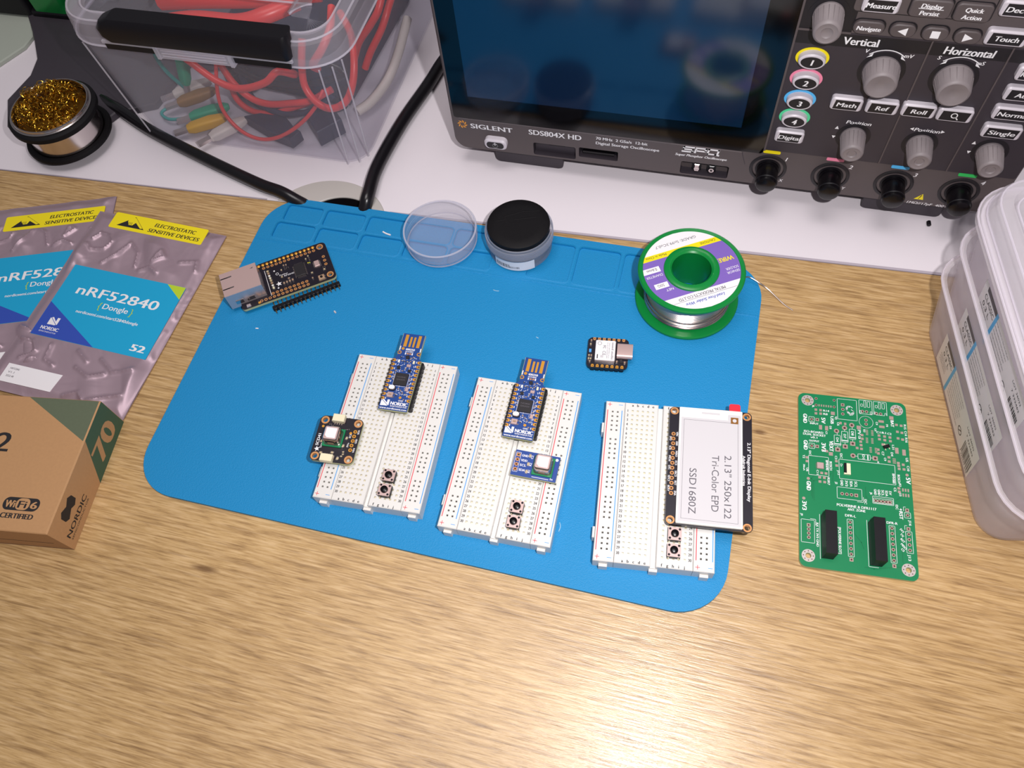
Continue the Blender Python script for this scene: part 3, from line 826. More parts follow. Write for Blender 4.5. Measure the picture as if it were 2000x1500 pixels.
dl = {1: 'blue usb dongle with gold contacts plugged into the left breadboard', 2: 'blue usb dongle with gold contacts plugged into the middle breadboard'}
p = on_bb(1, 1.5, 8.1, 10.5); dg.location = Vector(p) * S; dg.rotation_euler = (0, 0, math.radians(BBP[1][2])); dg['label'] = dl[1]
dup(dg, on_bb(2, 1.3, 7.8, 10.5), BBP[2][2] - 0.4, dl[2])

# ------------------------------------------------------------------ sensor can shared by the two gas sensors
def sensor_can(parent, x, y, z, rot, w=10.1):
    m = MB(); m.T = Matrix.Translation((x, y, z)) @ Matrix.Rotation(math.radians(rot), 4, 'Z')
    m.box(-w / 2, -w / 2, 0, w / 2, w / 2, 0.8, PCBGREEN, ch=0.1)
    k = m.build('sensor', parent)
    q = MB(); q.T = m.T.copy(); r = w * 0.405
    o = rrect(-r, -r, r, r, 1.5, 5)
    q.loft([(inset(o, -0.35), 0.8), (inset(o, -0.3), 1.1), (o, 1.3), (o, 5.2), (inset(o, 0.25), 5.9), (inset(o, 0.7), 6.3)], CANS, topm=PINKSTEEL)
    q.box(-r - .05, -1.6, 1.5, -r + 0.2, 1.6, 3.4, BLACK); q.box(-1.6, -r - .05, 1.5, 1.6, -r + .2, 3.2, CERAM)
    q.build('metal_can', k)
    q = MB(); q.T = m.T.copy(); a = w * 0.27
    q.prism([(-a, -a * .55), (-a * .55, -a), (a, -a), (a, a), (-a, a)], 6.3, 6.42, PAPER); q.build('membrane', k)
    return k
# black breakout board on the left breadboard
sb = thing('sensor_board', 'small black sensor board with two cream sockets, overhanging the left breadboard', 'sensor board', on_bb(1, -22.8, -11.6, 10.5), BBP[1][2] + 1.8, None, 0, 1.6)
rr_ = rrect(-11.3, -12.5, 11.3, 12.5, 2.6, 6)
mh = [(-8.7, 10.0), (8.7, 10.0), (-8.7, -10.0), (8.7, -10.0)]
ph = [(8.3, 5.4 - P_ * k) for k in range(5)]
m = MB(); m.plate(rr_, [circ(x, y, 1.25, 16) for x, y in mh] + [circ(x, y, 0.5, 10) for x, y in ph], 2.6, 4.2, PCBBLACK, side=FR4, hole_mt=COPPER)
zt = 4.24
for x, y in mh: m.ring(x, y, 1.28, 2.15, zt, COPPER, 24)
for x, y in ph: m.ring(x, y, 0.52, 0.98, zt, GOLD, 16)
for (x, y), t_ in zip(ph, ('SDA', 'SCL', 'GND', '3Vo', 'VIN')):
    m.text(t_, x + (2.2 if t_ in ('SDA', 'GND', 'VIN') else -1.5), y - 1.2, 0.95, zt, WINK, rot=90, w=2.4, bold=0.03)
m.text('SCD41', -8.6, -4.3, 1.5, zt, WINK, w=6.4, rot=90, bold=0.08); m.text('Temp Humidity CO2', -6.6, -5.6, 1.0, zt, WINK, w=10.5, rot=90, bold=0.03)
def star(m, x, y, r, z, mt, rot=0.3):
    pts = []
    for k in range(10):
        a = PI / 2 + rot + k * PI / 5; q = r if k % 2 == 0 else r * 0.42
        pts.append((x + q * math.cos(a), y + q * math.sin(a)))
    m.add([(x, y, z)] + [(p[0], p[1], z) for p in pts], [[0, i + 1, (i + 1) % 10 + 1] for i in range(10)], mt)
star(m, -8.7, -6.2, 1.5, zt, WINK)
for x, y in ((-8.9, 6.4), (6.2, 4.3)): m.disc(x, y, 0.7, zt, GOLD, 12)
m.build('circuit_board', sb)
sensor_can(sb, -1.6, 0.6, 4.2, 0.0)
for y0, s_ in ((11.6, 1), (-10.6, -1)):
    m = MB(); x0 = -4.4 if s_ > 0 else -5.0; x1 = x0 + 6.2
    ya, yb = (9.0, 13.0) if s_ > 0 else (-13.0, -9.2)
    m.box(x0, ya, 4.2, x1, yb, 7.0, CREAM, ch=0.2)
    yi = ya if s_ > 0 else yb
    for k in range(4):
        m.box(x0 + 1.0 + 1.2 * k, min(yi, yi - s_ * 1.0), 4.2, x0 + 1.5 + 1.2 * k, max(yi, yi - s_ * 1.0), 4.6, SOLDER)
    for x in (x0 - .5, x1): m.box(x, min(yi, yi + s_ * 1.8), 4.2, x + .5, max(yi, yi + s_ * 1.8), 5.6, SOLDER)
    m.build('cream_socket', sb)
pin_strip(sb, 5, 'y', 8.3, ph[-1][1], 0.1, 2.55)
for x, y, r_, w in ((5.0, 1.2, 80, 1.8), (4.3, -3.2, 80, 1.8), (-7.4, -2.0, 80, 1.6), (3.2, -10.2, 80, 2.0), (-6.0, -8.2, 10, 1.8), (-0.2, -7.4, 0, 1.8), (5.2, -6.4, 15, 1.2), (5.4, -7.6, 15, 1.2), (4.8, -8.8, 15, 1.2)): smd(sb, 'capacitor', x, y, w, w * .55, .6, 4.2, TAN, r_)
for x, y in ((-5.4, 7.8), (-4.2, 7.0), (3.4, 5.8), (4.6, 6.0)): smd(sb, 'resistor', x, y, 1.1, 0.6, .4, 4.2, CHIP, 10)
# small blue board on the middle breadboard
s2 = thing('sensor_board', 'small blue sensor board with a square steel can on the middle breadboard', 'sensor board', on_bb(2, 13.0, -4.3, 10.5), BBP[2][2] - 0.8, 'gas sensor boards')
sb['group'] = 'gas sensor boards'
m = MB(); h4 = [(-9.4, 4.2 - P_ * k) for k in range(4)]
m.plate(rrect(-11.1, -6.7, 11.1, 6.7, 0.3, 2), [circ(x, y, 0.5, 10) for x, y in h4], 2.6, 4.2, PCBBLUE2, side=FR4, hole_mt=COPPER)
for x, y in h4: m.ring(x, y, 0.52, 0.95, zt, COPPER, 16)
m.rect(-10.3, 3.3, -8.5, 5.1, zt - .01, COPPER); m.disc(-9.4, 4.2, .5, zt + .01, DARK)
m.outline([(-10.6, -4.8), (-8.2, -4.8), (-8.2, 5.5), (-10.6, 5.5)], 0.16, zt, WINK)
for (x, y), t_ in zip(h4, ('GND', 'VDD', 'SCL', 'SDA')): m.text(t_, -7.6, y - .6, 1.2, zt, WINK, w=3.1, bold=0.05)
for y, t_ in ((4.0, 'C2'), (0.2, 'R2'), (-3.4, 'R1')): m.text(t_, -2.0, y - .8, 1.1, zt, WINK, rot=90, bold=0.04)
m.disc(9.6, 4.9, 0.75, zt, WINK, 14); m.text('1n', 8.3, -5.9, 1.1, zt, WINK, bold=0.05); m.outline([(-0.6, -5.9), (7.4, -5.9)], 0.25, zt, WINK, False)
m.build('circuit_board', s2)
sensor_can(s2, 3.9, 0.2, 4.2, 0)
for y in (4.4, 0.0, -4.0): smd(s2, 'resistor', -3.6, y, 2.0, 1.1, 0.55, 4.2, TAN, 90)
pin_strip(s2, 4, 'y', -9.4, h4[-1][1], 0.1, 2.55)

# ------------------------------------------------------------------ e-ink display on the right breadboard
ei = thing('eink_display', 'black-framed e-ink display board showing grey text, across the right breadboard', 'e-ink display', on_bb(3, 23.8, 8.1, 10.5), BBP[3][2])
mh = [(-17.4, 28.2), (17.2, 28.0), (-17.4, -28.2), (17.1, -28.5)]
ph = [(-17.5, 15.6 - 2.565 * k) for k in range(13)]
m = MB(); m.plate(rrect(-19.7, -30.4, 19.6, 30.4, 2.2, 6), [circ(x, y, 1.25, 16) for x, y in mh] + [circ(x, y, .5, 10) for x, y in ph], 3.4, 5.0, PCBBLACK, side=PCBBLACK, hole_mt=COPPER)
zt = 5.04
for x, y in mh: m.ring(x, y, 1.28, 2.0, zt, COPPER, 24)
for x, y in ph: m.ring(x, y, .52, .98, zt, COPPER, 16)
tx = ['VIN', '3V3', 'GND', 'SCK', 'MISO', 'MOSI', 'ECS', 'D/C', 'SRCS', 'SDCS', 'RST', 'BUSY', 'ENA']
for k, t_ in enumerate(tx):
    m.text(t_, -16.2 if k % 2 == 0 else -19.3, ph[k][1] + 1.2, 0.95, zt, WINK, rot=-90, w=0.75 * len(t_), bold=0.03)
m.text('2.13" Diagonal E-Ink Display', 17.4, 14.2, 1.5, zt, WINK, rot=-90, w=30, bold=0.06)
m.text('Adafruit Industries', 15.2, 7.2, 1.2, zt, WINK, rot=-90, w=15.3, bold=0.04)
m.build('circuit_board', ei)
pin_strip(ei, 13, 'y', -17.5, ph[-1][1], 0.1, 3.35, pins=False)
m = MB(); m.prism(rrect(-15.1, -29.8, 14.9, 30.0, 0.4, 2), 5.05, 6.3, EWHITE); zt = 6.34
m.rect(-14.1, -28.9, 14.2, 24.6, zt, EPAPER); m.prism(rrect(8.0, 24.6, 14.2, 27.8, 0.6, 2), 6.3, zt - .01, EPAPER)
m.outline([(-12.8, -27.4), (12.8, -27.6), (12.8, 23.3), (-12.8, 23.4)], 0.12, zt + .03, GREYINK)
zz = zt + .04
m.text('2.13" 250x122', 6.6, 5.8, 3.2, zz, GREYINK, rot=-90, w=31.4); m.text('Tri-Color EPD', 0.8, 5.4, 3.3, zz, GREYINK, rot=-90, w=28.2); m.text('SSD1680Z', -9.5, -2.2, 3.3, zz, GREYINK, rot=-90, w=22.6)
m.rect(9.4, 23.0, 13.0, 26.4, zz, AMBER); m.disc(11.2, 24.7, 0.95, zz + .02, EPAPER, 14)
m.rect(-4.5, 27.1, 4.2, 28.1, zz, EPAPER)
m.build('display_panel', ei)
m = MB(); m.prism(rrect(-6.0, 29.8, 8.4, 31.0, 0.3, 2), 3.9, 4.6, AMBER); m.build('flex_cable', ei)
m = MB(); m.prism(rrect(8.7, 29.4, 14.0, 33.9, 1.0, 4), 6.0, 6.25, REDTAB); m.build('pull_tab', ei)

# ================================================================== ethernet board and its loose header
fb = thing('ethernet_board', 'black circuit board with a metal network jack, at the back left of the mat', 'circuit board', (16.68, -88.62, 2.0), 35.79)
T0, T1 = 2.4, 4.0
fo = [(2.4, -1.2), (54.0, -1.2)] + arc(54.6, 1.6, 2.8, -PI / 2, 0, 5)[1:] + arc(54.4, 25.3, 2.8, 0, PI / 2, 5) + [(16.4, 28.1), (14.0, 27.0), (14.0, 22), (2.4, 22)] + arc(2.6, 0.8, 2.0, PI, 1.5 * PI, 4)[:-1]
top = [(49.5 - 2.57 * k, 26.4) for k in range(14)]; row2 = [(49.5 - 2.57 * k, 23.8) for k in range(13)]
bo = [(40.3 - 2.54 * k, 0.9) for k in range(12)]; bi = [(40.1 - 2.54 * k, 3.4) for k in range(9)]
mh = [(53.6, 25.1), (54.2, 2.6)]; h3 = [(53.8, 17.0 - 3.0 * k) for k in range(3)]
m = MB(); m.plate(fo, [circ(x, y, 1.25, 16) for x, y in mh] + [circ(x, y, .5, 8) for x, y in row2 + bo[:9] + bi + h3], T0, T1, PCBBLACK, side=FR4, hole_mt=COPPER)
zt = T1 + .04
for x, y in mh: m.ring(x, y, 1.28, 2.05, zt, COPPER, 24)
for x, y in row2 + bo + bi + h3: m.ring(x, y, .52, .95, zt, COPPER, 16)
for x, y in top: m.lathe([(1.0, zt), (.8, zt + .25), (.35, zt + .5), (0, zt + .55)], GOLD, 12, cx=x, cy=y)
star(m, 24.6, 8.6, 1.9, zt, WINK, 0.1)
m.ring(25.2, 16.2, .7, .95, zt, WINK, 14); m.disc(24.0, 19.0, .5, zt, WINK); m.disc(23.6, 5.8, .5, zt, WINK); m.text('Feather', 26.2, 13.9, 1.1, zt, WINK, w=5); m.text('RP2040', 28.8, 12.4, 1.1, zt, WINK, w=6)
m.outline([(18.6, 2.2), (18.6, 21.6)], .25, zt, WINK, False)
m.build('circuit_board', fb)
m = MB(); m.box(-5.0, 3.6, T1 - 1.5, 16.4, 20.6, T1 + 10.4, STEEL, ch=0.35, )
m.prism([(-5.02, 3.5), (16.42, 3.5), (16.42, 20.7), (-5.02, 20.7)], T1 + 10.35, T1 + 10.5, PINKSTEEL)
m.box(-5.3, 4.4, T1 - .8, -4.9, 19.8, T1 + 9.6, BLACK)
for y in (16.6, 8.6):
    m.prism(rrect(-4.9, y - .35, 1.6, y + .35, .3, 3), T1 + 10.5, T1 + 10.55, BLACK); m.prism(rrect(-0.6, y - .22, 1.7, y + .45, .3, 3), T1 + 10.5, T1 + 10.62, SOLDER)
m.poly([(12.6, 17.5), (14.6, 18.2), (14.2, 17.2)], T1 + 10.56, GREYINK)
for x in (-1.0, 5.6): m.box(x, 3.2, T1 + 1.5, x + 4.4, 3.62, T1 + 4.2, CHROME, ch=.1)
m.build('network_jack', fb)
m = MB(); m.T = Matrix.Translation((38.5, 12.9, T1)) @ Matrix.Rotation(0, 4, 'Z')
m.box(-2.9, -4.6, .15, 2.9, 4.6, 1.3, CHIP, ch=.15)
for k in range(14):
    y = -4.0 + 8.0 * k / 13
    for s_ in (-1, 1): m.box(min(s_ * 2.9, s_ * 3.7), y - .14, 0, max(s_ * 2.9, s_ * 3.7), y + .14, .5, SOLDER)
for k in range(8):
    x = -2.2 + 4.4 * k / 7
    for s_ in (-1, 1): m.box(x - .14, min(s_ * 4.6, s_ * 5.4), 0, x + .14, max(s_ * 4.6, s_ * 5.4), .5, SOLDER)
m.build('ethernet_chip', fb)
m = MB(); m.box(47.4, 11.0, T1, 50.4, 15.2, T1 + 1.1, PINKSTEEL, ch=.2); m.box(46.6, 11.4, T1, 47.4, 14.8, T1 + .5, SOLDER); m.box(50.4, 11.4, T1, 51.2, 14.8, T1 + .5, SOLDER); m.build('jst_connector', fb)
m = MB(); m.box(47.2, 0.2, T1, 50.8, 3.4, T1 + 1.4, CERAM, ch=.2); m.lathe([(.8, T1 + 1.4), (.7, T1 + 1.9), (0, T1 + 2)], BLACK, 14, cx=49, cy=1.8)
for x in (46.9, 50.8):
    for y in (.6, 2.6): m.box(x, y, T1, x + .6, y + .6, T1 + .4, SOLDER)
m.build('reset_button', fb)
for k in range(8): smd(fb, 'capacitor', 20.4 + .1 * k, 20.0 - 1.9 * k, 2.0, 1.0, .8, T1, [TAN, CERAM, EWHITE, CREAM][k % 4], 0)
for k in range(4): smd(fb, 'capacitor', 27.6 + 1.75 * k, 7.3 + .1 * k, 2.2, 1.0, .8, T1, CERAM, 90)
for x, y, r_ in ((30.2, 20.4, 90), (31.6, 20.2, 90), (30.3, 18.2, 90), (32.0, 17.8, 0), (28.2, 17.6, 90), (31.0, 9.9, 0), (43.6, 19.4, 90), (45.6, 18.6, 90), (44.6, 8.0, 0), (44.0, 4.0, 90), (45.4, 21.0, 90), (52.0, 7.4, 0), (52.2, 9.0, 0), (27.4, 12.6, 0)): smd(fb, 'resistor', x, y, 1.6, .8, .55, T1, rnd.choice([CHIP, TAN, CERAM]), r_)
smd(fb, 'status_light', 44.2, 16.0, 1.2, 0.7, .4, T1, YEL, 90); smd(fb, 'status_light', 45.2, 15.8, 1.2, .7, .4, T1, LIME, 90)
m = MB(); m.box(3.6, -0.6, T1, 6.0, 1.2, T1 + 1.2, STEEL, ch=.2); m.box(10.4, -.6, T1, 11.6, .6, T1 + .5, GOLD); m.build('mounting_lug', fb)
# loose header strip lying beside it
hd = thing('pin_header', 'loose black strip of gold header pins lying beside the network board', 'pin header', (34.0, -82.6, 2.0), 37.4)
m = MB()
for i in range(16):
    x = P_ * i + .6
    o = [(x - 1.27, -1.0), (x - 1.0, -1.27), (x + 1.0, -1.27), (x + 1.27, -1.0), (x + 1.27, 1.0), (x + 1.0, 1.27), (x - 1.0, 1.27), (x - 1.27, 1.0)]
    m.prism(o, 0, 2.5, BLACK, ch=.2)
m.build('carrier', hd)
for i in range(16):
    m = MB(); x = P_ * i + .6; m.box(x - .25, -3.6, .95, x + .25, 7.2, 1.5, mat('pin_dull', '7A6238', .4, .6)); m.build('pin', hd)

# ================================================================== thumb-size radio module with usb-c
xi = thing('radio_module', 'thumbnail-sized black radio module with a white shield and usb-c socket, on the mat', 'circuit board', (219.93, -87.05, 2.0), 6.89)
xo = rrect(-2.6, 0.9, 19.0, 19.7, 2.6, 5)
m = MB(); m.prism(xo, 2.6, 3.8, PCBBLACK, topm=PCBBLACK); zt = 3.84
for k in range(7):
    for y, s_ in ((18.7, 1), (2.2, -1)):
        x = .6 + 2.59 * k
        m.poly([(x - .75, y + s_ * .95), (x + .75, y + s_ * .95), (x + .75, y - s_ * .3), (x + .4, y - s_ * .8), (x - .4, y - s_ * .8), (x - .75, y - s_ * .3)], zt, GOLD if y < 5 else COPPER)
        m.disc(x, y + s_ * .2, .4, zt + .02, AMBER, 10)
m.build('circuit_board', xi)
m = MB(); m.loft([(rrect(1.4, 4.3, 12.2, 17.0, .5, 3), 3.8), (rrect(1.4, 4.3, 12.2, 17.0, .5, 3), 5.6), (rrect(1.65, 4.55, 11.95, 16.75, .5, 3), 5.85)], STEEL, topm=PAPER); zt = 5.88
m.text('seeed studio', 10.1, 15.8, 1.15, zt, GREYINK, rot=-90, w=10.6, bold=.03)
m.text('XIAO nRF52840 Sense', 8.6, 15.6, .5, zt, GREYINK, rot=-90, w=9.8); m.text('FCC ID Z4T-XIAONRF52840', 7.6, 15.6, .5, zt, GREYINK, rot=-90, w=9.8)
m.text('CE', 5.4, 10.2, 1.7, zt, GREYINK, rot=-90, w=2.6); m.text('FC', 5.6, 13.6, 1.4, zt, GREYINK, rot=-90, w=1.8, bold=.05); m.ring(3.6, 14.9, .9, 1.1, zt, GREYINK, 18)
m.rect(2.6, 5.4, 3.1, 8.0, zt, INK); m.rect(4.4, 6.0, 6.0, 7.6, zt, EPAPER)
m.build('shield', xi)
m = MB(); m.T = Matrix.Translation((0, 11.0, 3.8)) @ Matrix.Rotation(PI / 2, 4, 'Y') @ Matrix.Rotation(PI / 2, 4, 'Z')
m.T = Matrix(((0, 0, 1, 13.0), (1, 0, 0, 11.0), (0, 1, 0, 3.8), (0, 0, 0, 1)))
m.plate(rrect(-4.4, 0, 4.4, 3.2, 1.4, 5), [rrect(-4.1, .3, 4.1, 2.9, 1.2, 5)], 5.8, 8.2, PINKSTEEL)
m.prism(rrect(-4.4, 0, 4.4, 3.2, 1.4, 5), 0, 5.8, PINKSTEEL, topm=BLACK); m.box(-3.2, 1.2, 5.8, 3.2, 2.0, 7.6, BLACK)
m.build('usb_socket', xi)
pin_strip(xi, 7, 'x', .6, 2.2, 0.6, 2.6, pins=True); pin_strip(xi, 7, 'x', .6, 18.7, 0.6, 2.6, pins=True)
smd(xi, 'status_light', -1.2, 11.0, 1.3, 2.0, .6, 3.8, BLUEINK, 0, False)
for x, y in ((-1.2, 15.0), (-1.0, 17.4), (-1.6, 8.0), (-.4, 8.0), (-1.7, 6.0), (-.6, 6.0), (-1.0, 4.4), (13.2, 5.0), (17.4, 4.8)): smd(xi, 'capacitor', x, y, 1.4, .8, .6, 3.8, rnd.choice([CERAM, TAN]), 90)
smd(xi, 'transistor', 15.4, 5.4, 1.6, 2.0, .9, 3.8, CHIP, 10, False)

# ================================================================== bare green circuit board
gp = thing('bare_circuit_board', 'bare green circuit board with two black sockets, on the wood at the right', 'circuit board', (332.96, -168.07, 0.05), 4.6)
go = rrect(0.3, 0.0, 52.2, 91.1, 3.2, 6)
mh = [(4.8, 87.0), (47.8, 86.7), (4.3, 5.4), (48.0, 4.8)]
th = [(6.7, 76.4), (9.4, 76.5), (6.6, 61.6), (9.1, 61.6), (9, 88.6), (17.8, 88.6), (9, 84.8), (17.7, 84.8), (21.9, 86.5), (21.9, 83.9), (21.8, 81.3), (31.3, 84.0), (33.3, 84.0), (38.0, 83.6), (40.0, 83.6), (32.8, 79.2), (32.8, 77.0)]
th += [(23.3, 24.2 - 2.58 * k) for k in range(8)] + [(41.9, 23.8 - 2.57 * k) for k in range(8)] + [(4.6, 20.2 - 2.0 * k) for k in range(4)] + [(20.2 + 2.13 * k, 38.1) for k in range(4)]
th += [(35.4 + 1.57 * k, 36.6) for k in range(5)] + [(49.2, 33.7), (49.3, 31.2)] + [(49.2, 24.5 - 2.57 * k) for k in range(5)]
big = [(18.5, 71.3), (18.8, 61.2), (22.4, 73.5), (22.4, 63.3), (25.9, 75.5), (26.0, 65.3), (25.9, 58.8), (36.2, 58.7)]
slot = [(21.3, 48.6), (24.0, 48.6), (24.2, 54.0), (21.4, 54.0)]
m = MB(); m.plate(go, [circ(x, y, 1.25, 14) for x, y in mh], 0, 1.6, PCBGREEN, side=FR4, hole_mt=FR4)
zt = 1.64; zu = 1.67; PADM = mat('pad_pink', 'C9ADA4', 0.35, 0.5); PADD = mat('drill_dark', '4A2A20', 0.7)
for x, y in mh:
    m.ring(x, y, 1.3, 3.0, zt, mat('pad_light', 'D8CCC8', 0.35, 0.5), 28)
    for k in range(8): m.disc(x + 2.2 * math.cos(k * PI / 4), y + 2.2 * math.sin(k * PI / 4), .27, zu, PADD, 8)
for i, (x, y) in enumerate(th):
    m.disc(x, y, .82 if i > 7 or i < 4 else .7, zt, PADM, 16); m.disc(x, y, .45, zu, PADD, 10)
for x, y in (th[1], th[3], th[8], (41.9, 5.81), (23.3, 6.14), (4.6, 20.2), (26.6, 38.1), (41.7, 36.6), (49.2, 33.7), (49.2, 24.5)): m.rect(x - .85, y - .85, x + .85, y + .85, zt - .01, PADM)
for i, (x, y) in enumerate(big):
    (m.disc(x, y, 1.25, zt, PADM, 18) if i in (0, 2, 4, 6) else m.rect(x - 1.2, y - 1.15, x + 1.2, y + 1.15, zt, PADM)); m.disc(x, y, .6, zu, PADD, 12)
def pad(x, y, w, h): m.rect(x - w / 2, y - h / 2, x + w / 2, y + h / 2, zt, PADM)
for k in range(6): pad(10.4 + 1.15 * k, 84.8, .6, 1.2)
for x, y in ((8.8, 82.1), (11.1, 82.1), (8.8, 80.0), (11.1, 80.1)): pad(x, y, 1.3, 1.3)
pad(17.0, 81.0, 1.9, 1.9); pad(15.5, 58.4, 1.9, 1.9); pad(45.0, 82.0, 2.0, 1.9); pad(29.2, 74.6, 2.0, 2.0)
pad(10.9, 72.4, 1.5, 2.5); pad(13.8, 72.2, 1.5, 2.5); pad(20.6, 76.0, 1.1, 1.4); pad(22.8, 75.8, 1.1, 1.4); pad(40.0, 79.4, 2.6, 1.3); pad(40.2, 76.4, 2.6, 1.3)
for x0, y0 in ((33.0, 72.4), (32.8, 68.0), (34.3, 63.0)):
    for k in range(4):
        pad(x0, y0 + 1.2 - .8 * k, 1.1, .45)
        pad(x0 + 2.5, y0 + 1.2 - .8 * k, 1.1, .45)
for x, y in ((30.6, 70.6), (30.6, 68.6), (38.6, 71.4), (38.7, 69.4), (41.2, 71.2), (41.2, 69.2), (43.7, 71.0), (43.8, 69.0), (29.8, 66.9), (29.9, 65.0), (30.0, 63.0), (28.0, 63.2), (40.2, 66.7), (42.4, 66.6), (37.8, 63.6), (37.8, 61.6), (42.6, 60.1), (42.6, 57.9), (46.8, 57.6), (46.9, 56.2), (49.0, 57.0), (47.0, 54.6), (49.2, 54.6), (47.2, 78.4), (49.4, 78.2), (47.4, 74.6), (49.5, 74.3), (47.5, 71.0), (49.6, 70.6), (18.0, 54.8), (18.1, 52.5), (4.2, 55.0), (4.2, 53.0), (11.0, 47.6), (13.0, 47.6), (10.0, 45.2), (12.2, 45.2), (10.1, 43.0), (12.3, 43.0), (12.0, 59.8), (13.6, 59.6), (46.2, 44.4), (46.3, 42.6)): pad(x, y, 1.3, 1.25)
for k in range(3):
    for y in (43.8, 41.2): pad(48.0 + 1.2 * k, y, .7, 1.6)
pad(46.5, 64.2, 1.6, 3.2); pad(49.8, 63.6, 1.6, 3.2)
for k in range(4): pad(45.0, 59.6 - .75 * k, 1.5, .4)
def ln(pts, closed=True, w=.17): m.outline(pts, w, zt + .02, WINK, closed)
def bxl(x0, y0, x1, y1): ln([(x0, y0), (x1, y0), (x1, y1), (x0, y1)])
bxl(19.3, 78.2, 28.6, 89.8); bxl(29.8, 82.6, 36.0, 90.4); bxl(36.8, 82.8, 43.0, 90.4); ln(circ(32.8, 78.1, 3.3, 32)); bxl(5.3, 75.0, 8.0, 77.8); bxl(5.2, 60.2, 7.9, 63.0)
for x0 in (29.8, 36.8): bxl(x0 + .8, 86.8, x0 + 1.8, 88.2); bxl(x0 + 2.4, 86.4, x0 + 3.3, 90.2); bxl(x0 + 4.0, 86.6, x0 + 5.2, 89.8); bxl(x0 + .2, 82.8, x0 + .9, 84.4); bxl(x0 + 5.2, 82.8, x0 + 6.0, 84.2)
for (x0, y0, x1, y1) in ((17.3, 63.3, 20.3, 69.0), (20.9, 65.6, 23.8, 71.5), (24.6, 67.7, 27.5, 73.2)):
    bxl(x0, y0, x1, y1); ln([(x0, y0 + .9), (x1, y0 + .9)], False, .5); xm = (x0 + x1) / 2; ln([(xm, y1), (xm, y1 + 1.1)], False); ln([(xm, y0), (xm, y0 - 1.1)], False)
bxl(28.2, 57.3, 33.9, 60.1); ln([(32.8, 57.3), (32.8, 60.1)], False, .5); ln([(27.2, 58.7), (28.2, 58.7)], False); ln([(33.9, 58.7), (35.0, 58.7)], False)
ln([(19.2, 45.9), (19.2, 56.1), (45.0, 56.1), (45.0, 45.9)]); bxl(4.9, 46.1, 14.3, 56.2); bxl(17.9, 35.6, 29.2, 41.4); bxl(34.0, 35.2, 43.4, 38.8); bxl(34.4, 35.6, 43.0, 37.9); bxl(22.0, 7.5, 24.6, 25.6); bxl(40.6, 7.2, 43.2, 25.0); bxl(1.2, 11.6, 7.2, 22.8); bxl(47.9, 29.8, 50.6, 32.5); bxl(47.8, 12.8, 50.6, 23.2)
ln([(27, 34.9), (29.8, 34.9), (29.8, 37.5)], False); ln([(9.6, 26.2), (9.6, 4.6)], False); ln([(30.8, 26.2), (30.8, 4.0), (35, 4.0)], False); ln([(47.6, 33.2), (47.6, 35.2), (48.6, 35.2)], False); ln([(47.6, 24.0), (47.6, 26.0), (48.6, 26.0)], False); ln([(5.4, 23.4), (7.8, 23.4), (7.8, 20.4)], False)
ln([(20.2, 52.2), (19.8, 53.6), (20.8, 53.6)])
def tt(s_, x, y, cap, w=None, rot=0, bold=.045): m.text(s_, x, y, cap, zt + .02, WINK, w=w, rot=rot, bold=bold)
tt('GND', 2.6, 79.0, 1.9, 5.0, -90, .12); tt('5V', 11.4, 77.9, 1.9, 3.2, -90, .12); tt('INPUT', 5.9, 73.6, 1.0, 4.0); tt('USB', 15.8, 79.2, 1.5, 4.2, -90, .08)
tt('R14', 12.4, 81.5, 1.1, 2.8); tt('R8', 12.4, 79.6, 1.1, 2.0); tt('J8', 7.0, 83.6, .9)
tt('GND', 2.7, 64.2, 1.9, 5.0, -90, .12); tt('3V3', 11.2, 63.8, 2.0, 4.6, -90, .12); tt('VEXT', 14.9, 65.4, 1.9, 5.6, -90, .10); tt('OUTPUT', 5.3, 63.9, 1.0, 4.8)
tt('ISO-BOARD', 2.9, 68.8, 1.15, 9.2); tt('DUAL SOCKET', 2.5, 67.3, 1.15, 10.8); tt('v0.1', 6.0, 65.8, 1.1, 3.2)
tt('V2', 17.9, 79.4, 1.1, None, -90); tt('C6', 18.9, 76.2, 1.1, None, -90); tt('D3', 15.2, 73.6, 1.0, None, -90); tt('C7', 13.2, 70.4, .9, None, -90)
tt('D4', 18.2, 67.6, 1.2, 2.2, -90); tt('D7', 21.8, 70.0, 1.2, 2.2, -90); tt('D8', 25.5, 72.0, 1.2, 2.2, -90); tt('D1', 30.2, 59.9, 1.2, 2.2, -90); tt('PV', 28.6, 73.2, 1.5, 2.6, -90)
tt('C8', 28.8, 70.0, 1.0, None, -90); tt('R3', 31.3, 73.8, 1.0, None, -90); tt('C1', 37.5, 72.6, 1.1, 1.8); tt('R1', 40.0, 72.6, 1.1, 1.9); tt('C2', 42.6, 72.4, 1.1, 1.9); tt('U1', 36.6, 75.0, 1.0, None, -90)
tt('BAT', 44.5, 80.6, 1.5, 3.6, -90, .09); tt('R15', 50.6, 79.0, 1.1, 2.6, -90); tt('C14', 50.7, 75.4, 1.1, 2.6, -90); tt('R16', 50.8, 71.8, 1.1, 2.6, -90); tt('C4', 37.4, 78.8, 1.0, None, -90); tt('F4', 42.2, 78.0, 1.0, None, -90)
tt('L21', 44.4, 67.0, 1.0, 2.4, -90); tt('U5', 50.3, 60.8, 1.2, 2.0, -90); tt('C9', 40.3, 59.6, 1.0, None, -90); tt('C7', 39.4, 62.8, 1.1, 2.0, -90); tt('D4', 43.6, 62.9, 1.1, 2.0, -90); tt('C10', 50.6, 56.6, 1.1, 2.7, -90); tt('K', 37.2, 56.3, 1.0)
